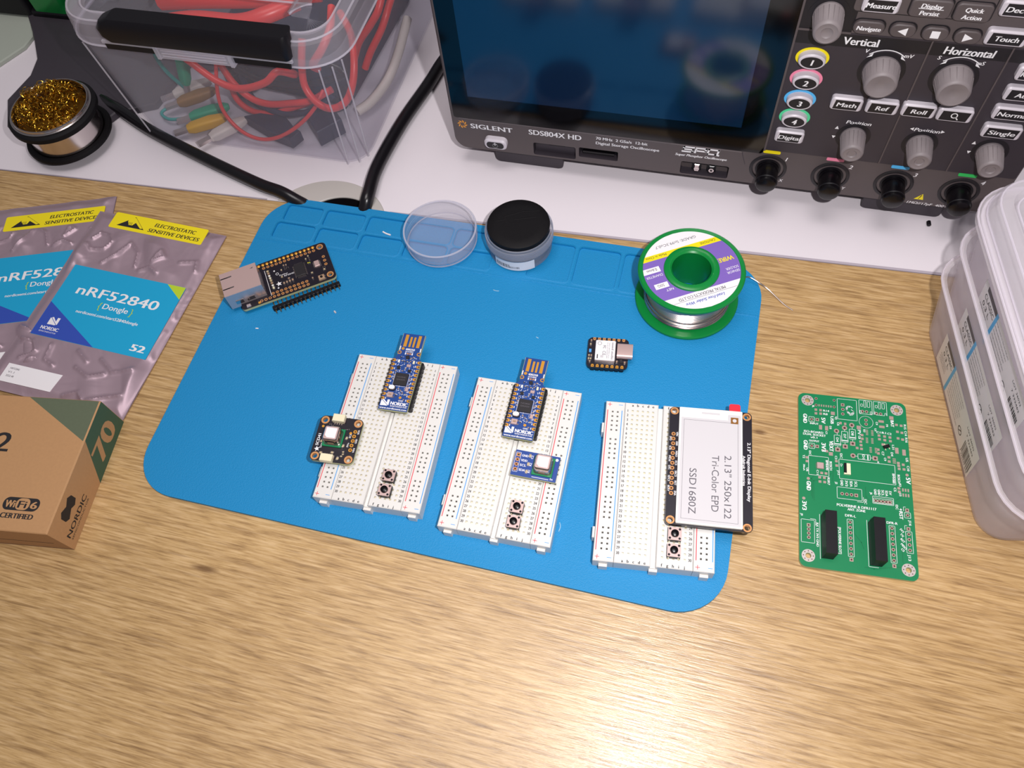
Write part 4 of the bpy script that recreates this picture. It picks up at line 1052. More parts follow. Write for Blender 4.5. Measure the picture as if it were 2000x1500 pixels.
tt('J12', 18.4, 50.0, 1.0, 2.4, -90); tt('C3', 17.4, 57.6, 1.0, 1.8, -90); tt('I2C', 19.8, 59.2, 1.1, 2.6, -90); tt('I2C', 5.2, 58.8, 1.0, 2.4, -90); tt('U6', 3.8, 49.4, 1.1, 1.8, -90); tt('T2', 2.2, 56.2, 1.0, 1.8, -90); tt('20mA', 2.4, 51.2, .8, 3.4, -90)
tt('BOSCH', 14.8, 54.2, 1.1, 4.6, -90); tt('BME690', 13.0, 54.6, 1.1, 5.2, -90); tt('BOSCH', 46.0, 51.4, 1.1, 4.4, -90); tt('BMV080', 43.6, 51.6, 1.1, 5.0, -90); tt('R5R7', 13.6, 45.6, 1.1, 3.8, -90); tt('C11', 8.6, 48.9, 1.0, 2.4, -90)
m.disc(4.7, 43.9, .75, zt, PADM); tt('GND', 3.9, 42.4, 2.0, 4.6, -90, .12); m.disc(2.5, 33.4, .75, zt, PADM); tt('3V3', 1.8, 31.9, 2.0, 4.4, -90, .12); m.disc(50.4, 51.8, .75, zt, PADM); tt('5V', 49.8, 50.4, 2.0, 3.2, -90, .12)
for k, s_ in enumerate(('GND', '3V3', 'SDA', 'SCL')): tt(s_, 19.6 + 2.15 * k, 45.2, 1.2, 3.0, -90)
for k, s_ in enumerate(('GND', 'GND', 'SCL', 'SDA', '5V')): tt(s_, 34.8 + 1.7 * k, 42.4, 1.15, 2.9 if s_ != '5V' else 2.0, -90)
tt('J2', 17.2, 43.8, 1.0, None, -90); tt('I2C', 30.2, 36.6, 1.1, 2.4, -90); tt('J6', 33.0, 40.6, 1.0, None, -90); tt('I2C', 44.2, 35.8, 1.1, 2.4, -90); tt('R3', 46.4, 46.8, 1.0, None, -90); tt('C5', 43.9, 44.4, 1.1, 1.9, -90); tt('U3', 46.2, 42.0, 1.0, None, -90)
tt('POLVERINE & DFR1117', 17.6, 31.6, 1.3, 17.8); tt('ANT. ZONE', 22.4, 30.0, 1.2, 8.0); tt('DFR-L', 21.2, 26.8, 1.2, 4.8); tt('DFR-R', 39.7, 25.8, 1.2, 4.8); tt('J9', 1.0, 25.6, 1.0, None, -90)
tt('[POLVERINE SLOT]', 17.9, 21.0, 1.2, 12.8, -90); tt('RX TX 3V3 GND', 8.0, 21.8, 1.05, 11.6, -90); tt('+RST', 45.6, 34.2, 1.6, 5.4, -90, .09); tt('J16', 49.6, 28.8, 1.1, 2.6, -90); tt('J13', 48.2, 12.0, 1.2, 2.8, -90)
for k, s_ in enumerate(('5V3', 'TX', 'RST', 'MISO', 'CS')): tt(s_, 45.2, 23.8 - 2.4 * k, 1.0, None, -50)
for k in range(5): ln(arc(25.0 + .15 * k, 84.6 - .5 * k, 1.6, .4 + k, 3.6 + k, 5), False, .28)
for pts in ([(6, 35), (6, 44), (9, 48)], [(6.6, 34), (6.6, 44)], [(7.2, 33), (7.2, 43), (13, 45), (15.5, 48)], [(31, 43), (31, 38), (33, 36)], [(44.5, 38), (47, 40)], [(16, 44), (16.5, 50)], [(25, 19), (28, 15), (29, 12)], [(45.8, 14), (45.8, 8)], [(29, 3.4), (33, 3.2), (46, 6)]): m.outline(pts, .3, 1.615, PCBGREEN2, False)
m.build('board', gp)
for x0, y0 in ((10.1, 5.0), (31.3, 4.6)):
    q = MB(); w, h, H_ = 5.1, 20.6, 8.5
    q.prism([(x0, y0), (x0 + w, y0), (x0 + w, y0 + h), (x0, y0 + h)], 1.6, 1.6 + H_ - .01, BLACK)
    for r in range(8):
        for c in range(2): pit_cell(q, x0 + 1.28 + 2.54 * c, y0 + 1.4 + 2.54 * r, 1.27, 1.27, BLACK, BLACKR, BLACKG, h=.42, d=1.6, z=1.6 + H_)
    q.build('pin_socket', gp)
q = MB(); q.box(22.3, 48.2, 1.6, 24.3, 54.0, 2.7, CREAM, ch=.15); q.box(21.2, 48.2, 1.6, 22.3, 48.9, 2.4, CREAM); q.box(21.3, 48.9, 1.6, 22.4, 53.9, 2.9, BLACK, ch=.1); q.build('flat_cable_connector', gp)
q = MB(); q.box(8.7, 49.6, 1.6, 11.8, 52.8, 2.5, PINKSTEEL, ch=.1)
for k in range(4):
    for x in (8.2, 11.8): q.box(x, 50.0 + .7 * k, 1.6, x + .5, 50.3 + .7 * k, 1.8, SOLDER)
q.build('gas_sensor_chip', gp)
tr = thing('transistor', 'tiny loose black transistor lying on the green circuit board', 'transistor', (332.96 + 41.6 * .9968 - 65.5 * .0802, -168.07 + 41.6 * .0802 + 65.5 * .9968, 1.75), 30)
m = MB(); m.prism(rrect(-1.5, -.8, 1.5, .8, .15, 2), 0.1, 1.2, BLACK, ch=.2); m.build('body', tr)
for x in (-1.0, 1.0): m = MB(); m.box(x - .2, -1.6, 0, x + .2, -.8, .3, TIN); m.build('lead', tr)
m = MB(); m.box(-.2, .8, 0, .2, 1.8, .3, TIN); m.build('lead', tr)

# ================================================================== flux jar and its lid
jr = thing('flux_jar', 'small clear screw jar filled with black, at the back of the mat', 'jar', (162.8, -11.2, 2.0), 0)
m = MB()
pr = [(0, 0.0), (17.2, 0.0), (18.4, 0.8), (18.6, 2.0), (18.6, 8.6), (19.6, 9.4)]
for k in range(5): pr += [(19.7, 9.8 + 1.35 * k), (19.7, 10.5 + 1.35 * k), (19.1, 10.8 + 1.35 * k), (19.1, 11.1 + 1.35 * k)]
pr += [(18.9, 17.4), (18.3, 17.6), (18.0, 16.5), (17.6, 8), (17.4, 1.0), (0, 0.9)]
m.lathe(pr, mat('clear_jar', 'C9CCDA', 0.2, spec=0.6, trans=0.6), 64); m.build('glass', jr)
m = MB(); m.lathe([(0, 1.2), (16.9, 1.2), (17.2, 2), (17.4, 16.5), (17.7, 18.6), (18.0, 19.2), (17.9, 19.9), (17.3, 20.4), (12, 20.6), (0, 20.5)], BLACKR, 48)
for a, b in (((-9, 3), (1, 9)), ((1, 9), (10, 11)), ((-13, -1), (-8, 1)), ((-3, 2), (9, 6))): m.tube([(a[0], a[1], 20.5), (b[0], b[1], 20.5)], .35, BLACKR, 5)
m.build('flux_fill', jr)
m = MB()
aa = [math.radians(-125 + 75 * k / 20) for k in range(21)]
m.add([(18.75 * math.cos(a), 18.75 * math.sin(a), .9) for a in aa] + [(18.75 * math.cos(a), 18.75 * math.sin(a), 8.4) for a in aa], [[i, i + 1, 22 + i, 21 + i] for i in range(20)], PAPER)
for k in range(30):
    a = math.radians(-122 + 1.5 * k); w = math.radians(rnd.uniform(.3, .9))
    m.quad((18.82 * math.cos(a), 18.82 * math.sin(a), 2.6), (18.82 * math.cos(a + w), 18.82 * math.sin(a + w), 2.6), (18.82 * math.cos(a + w), 18.82 * math.sin(a + w), 5.6 if k < 18 else 4.2), (18.82 * math.cos(a), 18.82 * math.sin(a), 5.6 if k < 18 else 4.2), INK)
m.build('paper_label', jr)
jl = MB(); jl.lathe([(0, 0), (19.6, 0), (20.8, .6), (21.3, 1.6), (21.4, 4.5), (21.9, 4.8), (21.9, 10.4), (21.5, 10.8), (20.7, 10.6), (20.5, 7.2), (20.2, 7.0), (20.3, 5.6), (20.0, 5.4), (20.0, 1.8), (19.2, 1.0), (0, 1.0)], CLEARX, 64)
jl.tube([(21.3 * math.cos(2 * PI * i / 64), 21.3 * math.sin(2 * PI * i / 64), 10.7) for i in range(64)], .55, CLEARW, 6, closed=True)
jl.tube([(20.7 * math.cos(2 * PI * i / 64), 20.7 * math.sin(2 * PI * i / 64), 1.0) for i in range(64)], .4, CLEARW, 6, closed=True)
o = jl.build('jar_lid'); o.location = Vector((115.6, -15.4, 2.02)) * S
tag(o, 'clear screw lid lying upside down on the mat, left of the black-filled jar', 'jar lid')

# ================================================================== solder reel
sp = thing('solder_reel', 'green reel of solder wire with a purple and white label, on the mat', 'solder reel', (262, -29.7, 2.0))
m = MB()
m.lathe([(10.2, 0), (27.2, 0), (28, .6), (28, 1.8), (27.4, 2.4), (14, 2.6), (13.6, 3.2), (13.6, 23.6), (14, 23.9), (27.3, 24.0), (28, 24.6), (28, 25.6), (27.3, 26.3), (25.6, 26.3), (25.4, 26.0), (14.6, 26.0), (14.3, 26.9), (13.4, 27.3), (11.2, 27.2), (10.3, 26.4), (10.2, 0)], GREENP, 72)
m.build('spool', sp)
m = MB(); pr = []
for k in range(34):
    z = 2.9 + .62 * k; r0 = 22.2 if k > 5 else 22.8 - .1 * (k % 2)
    pr += [(r0 - .22, z), (r0, z + .15), (r0, z + .42), (r0 - .22, z + .57)]
m.lathe(pr, SOLDER, 64)
for k, (z, r_, ti) in enumerate(((4.2, 22.9, .5), (5.6, 22.9, .9), (7.6, 22.7, 1.2), (3.4, 23.2, .2))):
    m.tube([(r_ * math.cos(a), r_ * math.sin(a), z + ti * math.sin(a + k)) for a in [2 * PI * i / 60 for i in range(60)]], .3, SOLDER, 6, closed=True)
m.build('solder_wire', sp)
m = MB(); m.tube(spl([(22.5, 3, 8), (27.0, 10.0, 6.5), (30.8, 17.1, 4.5), (37.4, 15.5, 3.0), (43.1, 13.5, .8), (51.9, 7.1, -1.2), (57.5, 3.7, -1.6)]), .32, SOLDER, 6); m.build('wire_tail', sp)
m = MB(); m.T = Matrix.Rotation(math.radians(211.2), 4, 'Z'); R_, r_ = 25.3, 14.5
def band(y0, y1, mt, xa=-99, xb=99, z=26.06, n=12):
    for i in range(n):
        a, b = y0 + (y1 - y0) * i / n, y0 + (y1 - y0) * (i + 1) / n
        def X(y, q): return math.sqrt(max(0, q * q - y * y))
        for s_ in (-1, 1):
            p = []
            for y, q in ((a, r_), (a, R_), (b, R_), (b, r_)): p.append((max(xa, min(xb, s_ * X(y, q))), y, z))
            if len({round(v[0], 4) for v in p}) > 1: m.add(p, [[0, 1, 2, 3]], mt)
band(-25.3, -15.4, PAPER, n=24); band(-15.4, -12.0, YEL); band(-12.0, 14.2, PURPLE, n=40); band(14.2, 25.3, PAPER, n=24)
zt = 26.1
m.text('GRADE: Sn99.3Cu0.7', -10.6, -20.2, 1.7, zt, GREYINK, w=23); m.text('METAL PRODUCTS CO.,LTD', -11.5, 15.6, 1.8, zt, GREYINK, w=25.5, bold=.04); m.text('Lead-Free Solder Wire', -9.6, 19.4, 1.8, zt, NAVY, w=21, shear=.3, bold=.05)
m.outline([(-17.4, 18.0), (17.4, 18.0)], .18, zt, GREYINK, False)
m.text('CAUTIONS', -19.4, -14.6, 1.5, zt, INK, w=8.5); m.text('Made in China', 8.5, -14.6, 1.5, zt, INK, w=11.5)
m.text('WIRE', -23.4, -1.2, 2.8, zt, YEL, w=8.4, bold=.1); m.text('SENIOR', -23.0, 8.2, 1.5, zt, WINK, w=7.0); m.text('SOLDER', -23.4, 5.8, 1.5, zt, WINK, w=7.0)
band(-7.8, -4.2, PAPER, 15.4, 99, 26.1); band(3.0, 6.4, PAPER, 15.0, 22.4, 26.1); zt = 26.15
m.text('0.6mm', 17.0, -7.0, 1.8, zt, INK, w=5.6); m.text('50G', 17.2, 3.8, 1.7, zt, GREYINK, w=3.6); m.text('DIAMETER', 15.5, -2.8, 1.5, zt, WINK, w=9.0); m.text('NET', 13.6, 7.6, 1.5, zt, WINK, w=4.0)
m.build('round_label', sp)

# ================================================================== power leads into the grommet
m = MB(); m.tube(spl([(-166, 66, 0.5), (-152, 58.5, 2.6), (-138.8, 52.0, 4.4), (-107.1, 37.4, 4.0), (-59.6, 20.4, 4.0), (-15, 6.0, 4.0), (3, 1.8, 4.0), (14, -1.0, 1.5), (26, -2, -6), (34, -4, -18), (38, -8, -43)], 10), 3.9, CABLE, 14)
o = m.build('power_cable'); tag(o, 'thick black cable running from the soldering stand into the grommet', 'cable', 'thick black cables')
m = MB(); m.tube(spl([(90, 195, 12), (76, 150, 6), (70.8, 131.1, 4.3), (68, 110, 4.3), (62.1, 77, 4.3), (59, 48, 4.3), (58.2, 28, 4.4), (60.2, 10, 4.8), (60.0, 3.0, 2.0), (58, -1.5, -8), (56, -4, -43)], 10), 4.2, CABLE, 14)
o = m.build('power_cable'); tag(o, 'thick black cable between the clear storage box and the oscilloscope', 'cable', 'thick black cables')

# ================================================================== soldering stand, tip cleaner and things behind
m = MB(); m.prism([(-141, 50), (-117, 62), (-112, 108), (-112, 215), (-270, 215), (-266, 136), (-248, 115), (-231, 92), (-226, 74), (-229, 48), (-214, 24), (-190, 14), (-166, 14), (-150, 30)], 0, 5, STAND, ch=.8)
o = m.build('iron_stand'); tag(o, 'dark grey base plate of a soldering iron stand at the far left', 'soldering stand')
tc = thing('tip_cleaner', 'steel tip cleaner cup filled with curly brass wool, far left of the desk', 'tip cleaner', (-161.8, 23.4, 0))
m = MB(); m.lathe([(0, 5.0), (22, 5.0), (27.2, 5.2), (28.6, 6.0), (28.8, 7.4), (28.2, 8.6), (25.2, 8.8), (25.0, 8.0), (0, 8.0)], BLACKR, 64); m.build('base_ring', tc)
m = MB(); m.lathe([(0, 8.2), (24.6, 8.2), (24.2, 10), (24.0, 15), (24.2, 23), (25.0, 26), (25.6, 30.2), (25.3, 31.0), (24.6, 31.0), (24.2, 30.4), (23.9, 28), (23.9, 12), (0, 11)], CHROME, 72); m.build('cup', tc)
m = MB(); m.lathe([(25.0, 23.6), (28.2, 23.7), (29.0, 24.6), (28.9, 27.2), (28.0, 28.0), (26.8, 28.4), (25.2, 28.4)], BLACKR, 64); m.lathe([(25.3, 28.3), (26.6, 28.5), (26.7, 29.2), (25.8, 29.6), (25.4, 29.5)], CHROME, 64); m.build('collar', tc)
m = MB(); rw = random.Random(3)
m.lathe([(0, 31.5), (12, 31), (20, 29.5), (23.6, 27)], BRASSD, 32)
for k in range(520):
    a = rw.uniform(0, 2 * PI); q = 22.4 * math.sqrt(rw.random()); x, y = q * math.cos(a), q * math.sin(a)
    hz = 29.2 + 4.6 * (1 - (q / 23) ** 2) + (2.6 if (x < -3 and y > 3) else 0) + rw.uniform(-1.6, 1.2)
    r0 = rw.uniform(.9, 2.3); ax = Vector((rw.uniform(-1, 1), rw.uniform(-1, 1), rw.uniform(-.5, .5))).normalized(); u = ax.orthogonal().normalized(); w = ax.cross(u); a0 = rw.uniform(0, 6.28); tw = rw.uniform(2.5, 6.5)
    pts = [Vector((x, y, hz)) + (u * math.cos(a0 + tw * i / 9) + w * math.sin(a0 + tw * i / 9)) * r0 + ax * (.25 * i - 1.1) for i in range(10)]
    m.tube(pts, .24, BRASS, 4, caps=False)
o = m.build('brass_wool', tc); o['kind'] = 'stuff'
m = MB(); m.prism([(-330, 62), (-252, 62), (-238, 92), (-238, 104), (-256, 131), (-330, 128)], 0.0, 3.0, PADGREY, ch=.8)
# the stand sits beside this slab
o = m.build('grey_pad'); tag(o, 'pale grey pad at the far left edge, left of the soldering stand', 'pad'); o.location = Vector((-13.5, 13, 0)) * S
m = MB(); m.prism(rrect(-258, 137, -228, 165, 3, 4), 7, 60, GREENP, ch=2); m.prism(rrect(-320, 136, -262, 170, 3, 4), 5.1, 60, BLACK, ch=1); m.prism(rrect(-262, 136, -170, 170, 3, 4), 5.1, 9, BLACK, ch=1)
o = m.build('green_holder'); tag(o, 'green plastic block behind the soldering stand, top left corner', 'holder')

# ================================================================== clear storage box with lid
bx = thing('storage_box', 'clear plastic storage box with a black clip handle, full of test leads', 'storage box', (0, 0, 0))
def tubshell(m, rings, t, mt, floor_z):
    o = [(rr, z) for rr, z in rings]; i = [(inset(rr, t), max(z, floor_z)) for rr, z in rings]
    m.loft(o, mt, caps=(True, False)); m.loft(i, mt, caps=(True, False))
    a, b = o[-1][0], i[-1][0]; n = len(a); z = o[-1][1]
    m.add([(p[0], p[1], z) for p in a] + [(p[0], p[1], z) for p in b], [[k, (k + 1) % n, n + (k + 1) % n, n + k] for k in range(n)], mt)
m = MB()
R0 = rrect(-108, 36.6, 47, 224, 14, 7); R1 = rrect(-110, 34.6, 49, 226, 16, 7); R2 = rrect(-116.6, 27, 53.6, 231, 18, 7); R3 = rrect(-117, 26.4, 54.2, 231.6, 18, 7)
tubshell(m, [(R0, 0.2), (R1, 2.5), (R2, 80), (R3, 86)], 1.2, CLEAR, 1.6)
for (x, y, x2, y2) in ((38, 33.0, 43.5, 27.6), (45.0, 36.0, 50.0, 31.4), (48.6, 42, 53.2, 38)):     # moulded corner ribs
    m.tube([(x, y, 3), (x2, y2, 80)], .55, CLEARW, 6)
m.tube([(-105, 34.6, 3), (-108.5, 29.4, 80)], .55, CLEARW, 6)
m.build('tub', bx)
CLEARM = mat('clear_plastic_milky', 'F0EBF4', 0.2, spec=0.6, trans=0.68)
m = MB()
L0 = rrect(-115.6, 23.6, 58.2, 235, 24, 10); L1 = rrect(-116.6, 22.6, 59.2, 236, 25, 10)
m.loft([(inset(L1, 1.4), 84.4), (L1, 84.0), (L1, 86), (L0, 97.6), (inset(L0, 2.2), 99.8), (inset(L0, 8), 100.2), (inset(L0, 10.5), 96.6)], CLEARM, caps=(False, False))
m.loft([(inset(L0, 10.5), 96.6), (inset(L0, 34), 96.2), (inset(L0, 36), 98.6)], CLEAR, caps=(False, True), topm=FROST)
m.loft([(inset(L1, 1.4), 84.4), (inset(L0, 1.4), 97.0), (inset(L0, 8.2), 98.8)], CLEAR, caps=(False, False))
for q, z in ((L1, 84.8), (inset(L0, 1.6), 99.4), (inset(L0, 9.2), 99.2), (inset(L0, 35), 97.6)): m.tube([(p[0], p[1], z) for p in q], .6, CLEARW, 6, closed=True)
m.build('lid', bx)
m = MB()
m.loft([(rrect(-78, 18.6, 33.5, 27, 2.4, 4), 91.4), (rrect(-82, 18.0, 34, 27.6, 3.5, 4), 95), (rrect(-83, 18.6, 34.4, 29, 3.5, 4), 99), (rrect(-80, 19.2, 34.4, 30, 3.5, 4), 103), (rrect(-74, 20.6, 34, 31, 2.2, 4), 104.8)], BLACK)
for xa, xb in ((-84, -50), (-4, 31)): m.box(xa, 21.0, 84.6, xb, 25.0, 89.2, BLACK, ch=.5)
k = m.build('clip_handle', bx)
m = MB(); m.prism(rrect(-50, 19.4, -4, 25.4, .8, 3), 83.4, 91.2, CLEARW, ch=.5)
for x in (-51, -5): m.box(x, 18.8, 83.0, x + 2.2, 26, 92.0, CLEARW, ch=.4)
for z in (85.2, 87.0, 88.8): m.tube([(-47, 19.4, z), (-7, 19.4, z)], .35, CLEARW, 5)
m.build('clip_tab', k)
m = MB(); m.box(-84, 19.6, 89.4, 34, 21.2, 91.2, CLEARW, ch=.3); m.build('hinge_bar', k)
def lead(name, label, pts, r, mt, grp='leads inside the clear box', n=8):
    q = MB(); q.tube(spl(pts, n), r, mt, 10); o = q.build(name); return tag(o, label, 'test lead', grp)
lead('test_lead', 'red test lead looping highest behind the clear box front, under the handle', [(-96, 80, 62), (-80, 62, 58), (-61, 54, 50), (-45, 50, 42), (-30, 49, 40), (-12, 50, 46), (-3, 54, 52), (2, 62, 44), (-4, 70, 38)], 2.3, REDW)
lead('test_lead', 'thin red lead sagging lowest in a wide loop inside the clear box', [(-46, 60, 56), (-50, 50, 34), (-49, 46, 20), (-40, 43, 9), (-27, 42, 5.2), (-12, 43, 9), (4, 46, 19), (16, 50, 30), (20, 60, 36)], 1.25, REDW)
lead('test_lead', 'red lead in a flat curve at mid height inside the clear box', [(-60, 74, 44), (-46, 62, 34), (-34, 57, 26), (-20, 55, 24), (-4, 56, 26), (10, 57, 29), (24, 64, 34)], 2.2, REDW)
lead('test_lead', 'second mid-height red lead, just under the flat red curve in the clear box', [(-58, 76, 26), (-52, 66, 15), (-40, 62, 9), (-24, 62, 10), (-10, 63, 15), (4, 66, 20), (14, 74, 24)], 2.0, REDW)
lead('test_lead', 'red lead in a round loop at the right front corner of the clear box', [(14, 66, 68), (13, 58, 56), (13, 53, 44), (20, 49, 36), (30, 47.5, 34), (40, 50, 39), (45, 56, 49), (45, 66, 60), (40, 78, 66), (30, 90, 70)], 2.3, REDW)
lead('test_lead', 'red lead rising along the right wall of the clear box', [(20, 108, 22), (26, 110, 34), (36, 112, 46), (43, 116, 56), (44, 130, 66), (40, 150, 70)], 2.4, REDW)
lead('test_lead', 'second red lead along the right wall of the clear box, lower than its twin', [(28, 104, 18), (33, 108, 28), (42, 114, 42), (46, 124, 52), (46, 150, 58)], 2.4, REDW)
lead('test_lead', 'bundle-thick red lead lying across the top left under the clear lid', [(-74, 56, 76), (-50, 60, 79), (-20, 60, 80), (-4, 66, 82), (10, 80, 82)], 5.0, REDW)
lead('test_lead', 'thick red lead behind the first under the clear lid', [(-80, 76, 78), (-50, 76, 82), (-15, 80, 83), (20, 92, 82)], 6.5, REDW)
lead('test_lead', 'red lead under the lid at the right, bending down beside the handle end', [(34, 76, 84), (37, 62, 80), (34, 52, 74), (26, 50, 64), (24, 56, 56)], 2.4, REDW)
lead('test_lead', 'teal thin wire curling at the lower left of the clear box', [(-92, 72, 6), (-104, 61, 5), (-108, 55, 4.6), (-104, 51, 4.4), (-97, 50, 4.4), (-86, 54, 4.6), (-76, 60, 6)], 1.1, TEALW)
lead('test_lead', 'teal wire standing up at the left inside the clear box', [(-96, 76, 6), (-100, 70, 26), (-98, 66, 44), (-92, 66, 56)], 1.3, TEALW)
lead('test_lead', 'pale ribbon of cream lead along the right wall of the clear box', [(29, 76, 6), (36, 86, 7), (42, 104, 10), (44.5, 124, 16), (44.5, 150, 24)], [3.2] * 33, WHITEW)
lead('test_lead', 'black lead looped low in the middle of the clear box', [(-62, 84, 8), (-40, 70, 7), (-12, 66, 8), (14, 72, 9), (20, 78, 10), (-4, 80, 12), (-40, 84, 12)], 2.2, CABLE)
lead('test_lead', 'black lead looped high behind the red curves in the clear box', [(-70, 88, 36), (-48, 76, 30), (-20, 70, 27), (8, 72, 30), (28, 77, 36), (10, 79, 42), (-36, 84, 44)], 2.4, CABLE)
lead('test_lead', 'navy lead sagging between the red curves in the clear box', [(-52, 80, 22), (-38, 66, 15), (-16, 60, 12), (6, 64, 15), (18, 72, 22)], 2.0, DKBLUE)
def croc(label, x, y, z, rz, mt, ry=0):
    t = thing('crocodile_clip', label, 'crocodile clip', (x, y, z), rz, 'clips inside the clear box', 0, ry)
    q = MB(); q.loft([(rrect(-2.6, -2.2, 2.6, 2.2, 1.4, 3), 0), (rrect(-3.6, -3.2, 3.6, 3.2, 1.6, 3), 4), (rrect(-4.0, -3.4, 4.0, 3.4, 1.6, 3), 16), (rrect(-3.0, -2.6, 3.0, 2.6, 1.4, 3), 24), (rrect(-1.6, -1.5, 1.6, 1.5, .8, 3), 27)], mt)
    q.T = Matrix.Identity(4); b = q.build('boot', t)
    q = MB(); q.prism([(-2.0, -1.0), (2.0, -1.0), (2.2, 1.0), (-2.2, 1.0)], -9, 0.5, STEEL); q.build('jaw', t)
    return t
for l, x, y, z, rz, mt in (('green-booted crocodile clip lying on the clear box floor, beside the yellow one', -84, 52, 6.0, -56, GREENW), ('yellow-booted crocodile clip at the front of the clear box floor', -81, 41.5, 6.0, -55, YELW),
                           ('white-booted crocodile clip frontmost on the clear box floor', -61.5, 36.5, 6.0, -40, WHITEW), ('beige-booted crocodile clip deeper in the clear box, behind the teal loop', -106, 71, 6.0, -50, WHITEW)):
    t = croc(l, x, y, z, rz, mt); t.rotation_euler = (math.radians(-90), 0, math.radians(rz)); 
t = croc('green-booted crocodile clip standing upright at the left of the clear box', -94, 74, 14, -20, GREENW); t.rotation_euler = (math.radians(-20), 0, math.radians(-20))
t = croc('brown-booted crocodile clip in the middle left of the clear box', -97, 62, 8, -60, mat('brown_rubber', '9A7440', .5)); t.rotation_euler = (math.radians(-84), 0, math.radians(-60))
def block(label, pts, z0, z1, mt):
    q = MB(); q.prism(pts, z0, z1, mt, ch=.5); o = q.build('plug_block'); tag(o, label, 'plug', 'dark plugs inside the clear box')
block('dark blue flat plug lying frontmost on the clear box floor', [(-44, 56), (-20, 45), (-4, 40.5), (0, 49), (-6, 52), (-22, 66)], 2.2, 10, DKBLUE)
block('dark blue plug at the right end of the clear box floor', [(-1, 62), (14, 45.6), (26, 60), (8, 78)], 2.2, 14, DKBLUE)
block('black plug behind the yellow clip in the clear box', [(-76, 92), (-60, 78), (-52, 90), (-66, 106)], 2.2, 20, BLACK)
block('large dark coil pack at the back of the clear box', [(-58, 94), (20, 85), (26, 200), (-60, 205)], 2.2, 52, DKBLUE)
block('dark pouch along the left wall of the clear box', [(-101, 100), (-70, 114), (-70, 200), (-101, 200)], 2.2, 40, mat('grey_pouch', '6A6470', .6))

# ================================================================== nested clear tubs at the right
def nest(k, label):
    z = 0.1 + 21.8 * k
    t = thing('plastic_tub', label, 'plastic tub', (410.5, -138, z), 11.2, 'nested clear tubs at the right')
    q = MB(); W_, D_ = 84, 122
    B0 = rrect(1.5, 1.5, W_ - 1.5, D_ - 1.5, 11, 7); B1 = rrect(0, 0, W_, D_, 12, 7); T0 = rrect(-8.0, -8.0, W_ + 8, D_ + 8, 19, 7); T1 = rrect(-9.5, -9.5, W_ + 9.5, D_ + 9.5, 20, 7)
    tubshell(q, [(B0, 0), (B1, 1.5), (T0, 42.6), (T0, 44.0), (T1, 44.0), (T1, 45.0)], 0.9, FROST, 1.0)
    q.tube([(p[0], p[1], 44.6) for p in T1], .55, FROSTR, 6, closed=True)
    q.build('shell', t)
    q = MB()
    # label on the wall facing the mat
    sl = 8.0 / 42.6
    q.T = Matrix(((0, -.1946, -1, -0.95), (-1, 0, 0, 95), (0, 1, 0, 5.2), (0, 0, 0, 1)))
    q.poly([(0, 0), (66, 0), (68, 26), (2, 26)][::1], .1, PAPER)
    zt = .16
    q.rect(6, 22.6, 20, 25.8, zt, GREYINK)
    q.text('CLASSIC', 5.5, 17.8, 3.0, zt, INK, w=13); q.text('0.3 L', 5.5, 13.0, 2.8, zt, INK, w=9.5)
    for i in range(3): q.text('polypropylene', 3.5, 10.5 - 2.2 * i, 1.0, zt, GREYINK, w=10)
    q.poly([(17.2, 0), (19.4, 0), (22.4, 26), (20.2, 26)], zt, SKYR)
    for i in range(7): q.text('storage container for food and small parts', 22, 22 - 2.9 * i, 1.0, zt, GREYINK, w=19 - (i % 3))
    q.ring(45.5, 8.5, 2.0, 2.5, zt, INK, 20); q.line((44.6, 7.6), (46.6, 9.8), .5, zt, INK)
    q.text('7 332462', 52.0, 16.5, 1.6, zt, INK, w=11, rot=0); q.text('LOT 36032', 50.0, 20.4, 1.5, zt, INK, w=12)
    x = 53.0
    while x < 65:
        w = rnd.choice((.22, .22, .45, .6)); q.rect(x, 3.4, x + w, 13.6, zt, INK); x += w + rnd.choice((.25, .3, .5))
    q.text('7 332462 046', 52.2, 1.4, 1.5, zt, INK, w=12.6)
    q.build('price_label', t)
    return t
nest(0, 'bottom clear plastic tub of the nested stack, its barcode label in view'); nest(1, 'middle clear plastic tub of the nested stack')
t3 = nest(2, 'top clear plastic tub of the nested stack, closed by a lid')
q = MB(); W_, D_ = 84, 122
a = rrect(-11.2, -11.2, W_ + 11.2, D_ + 11.2, 21.5, 8)
q.loft([(a, 42.0), (a, 45.4), (inset(a, .8), 46.2), (inset(a, 2.6), 46.4), (inset(a, 3.4), 52.4), (inset(a, 5.4), 54.6), (inset(a, 10), 55.2), (inset(a, 13), 52.4), (inset(a, 17), 51.8)], FROST)
for d, z in ((0, 45.2), (2.9, 47.0), (5.2, 54.4), (12.6, 52.8)): q.tube([(p[0], p[1], z) for p in inset(a, d)], .5, FROSTR, 6, closed=True)
q.build('lid', t3)

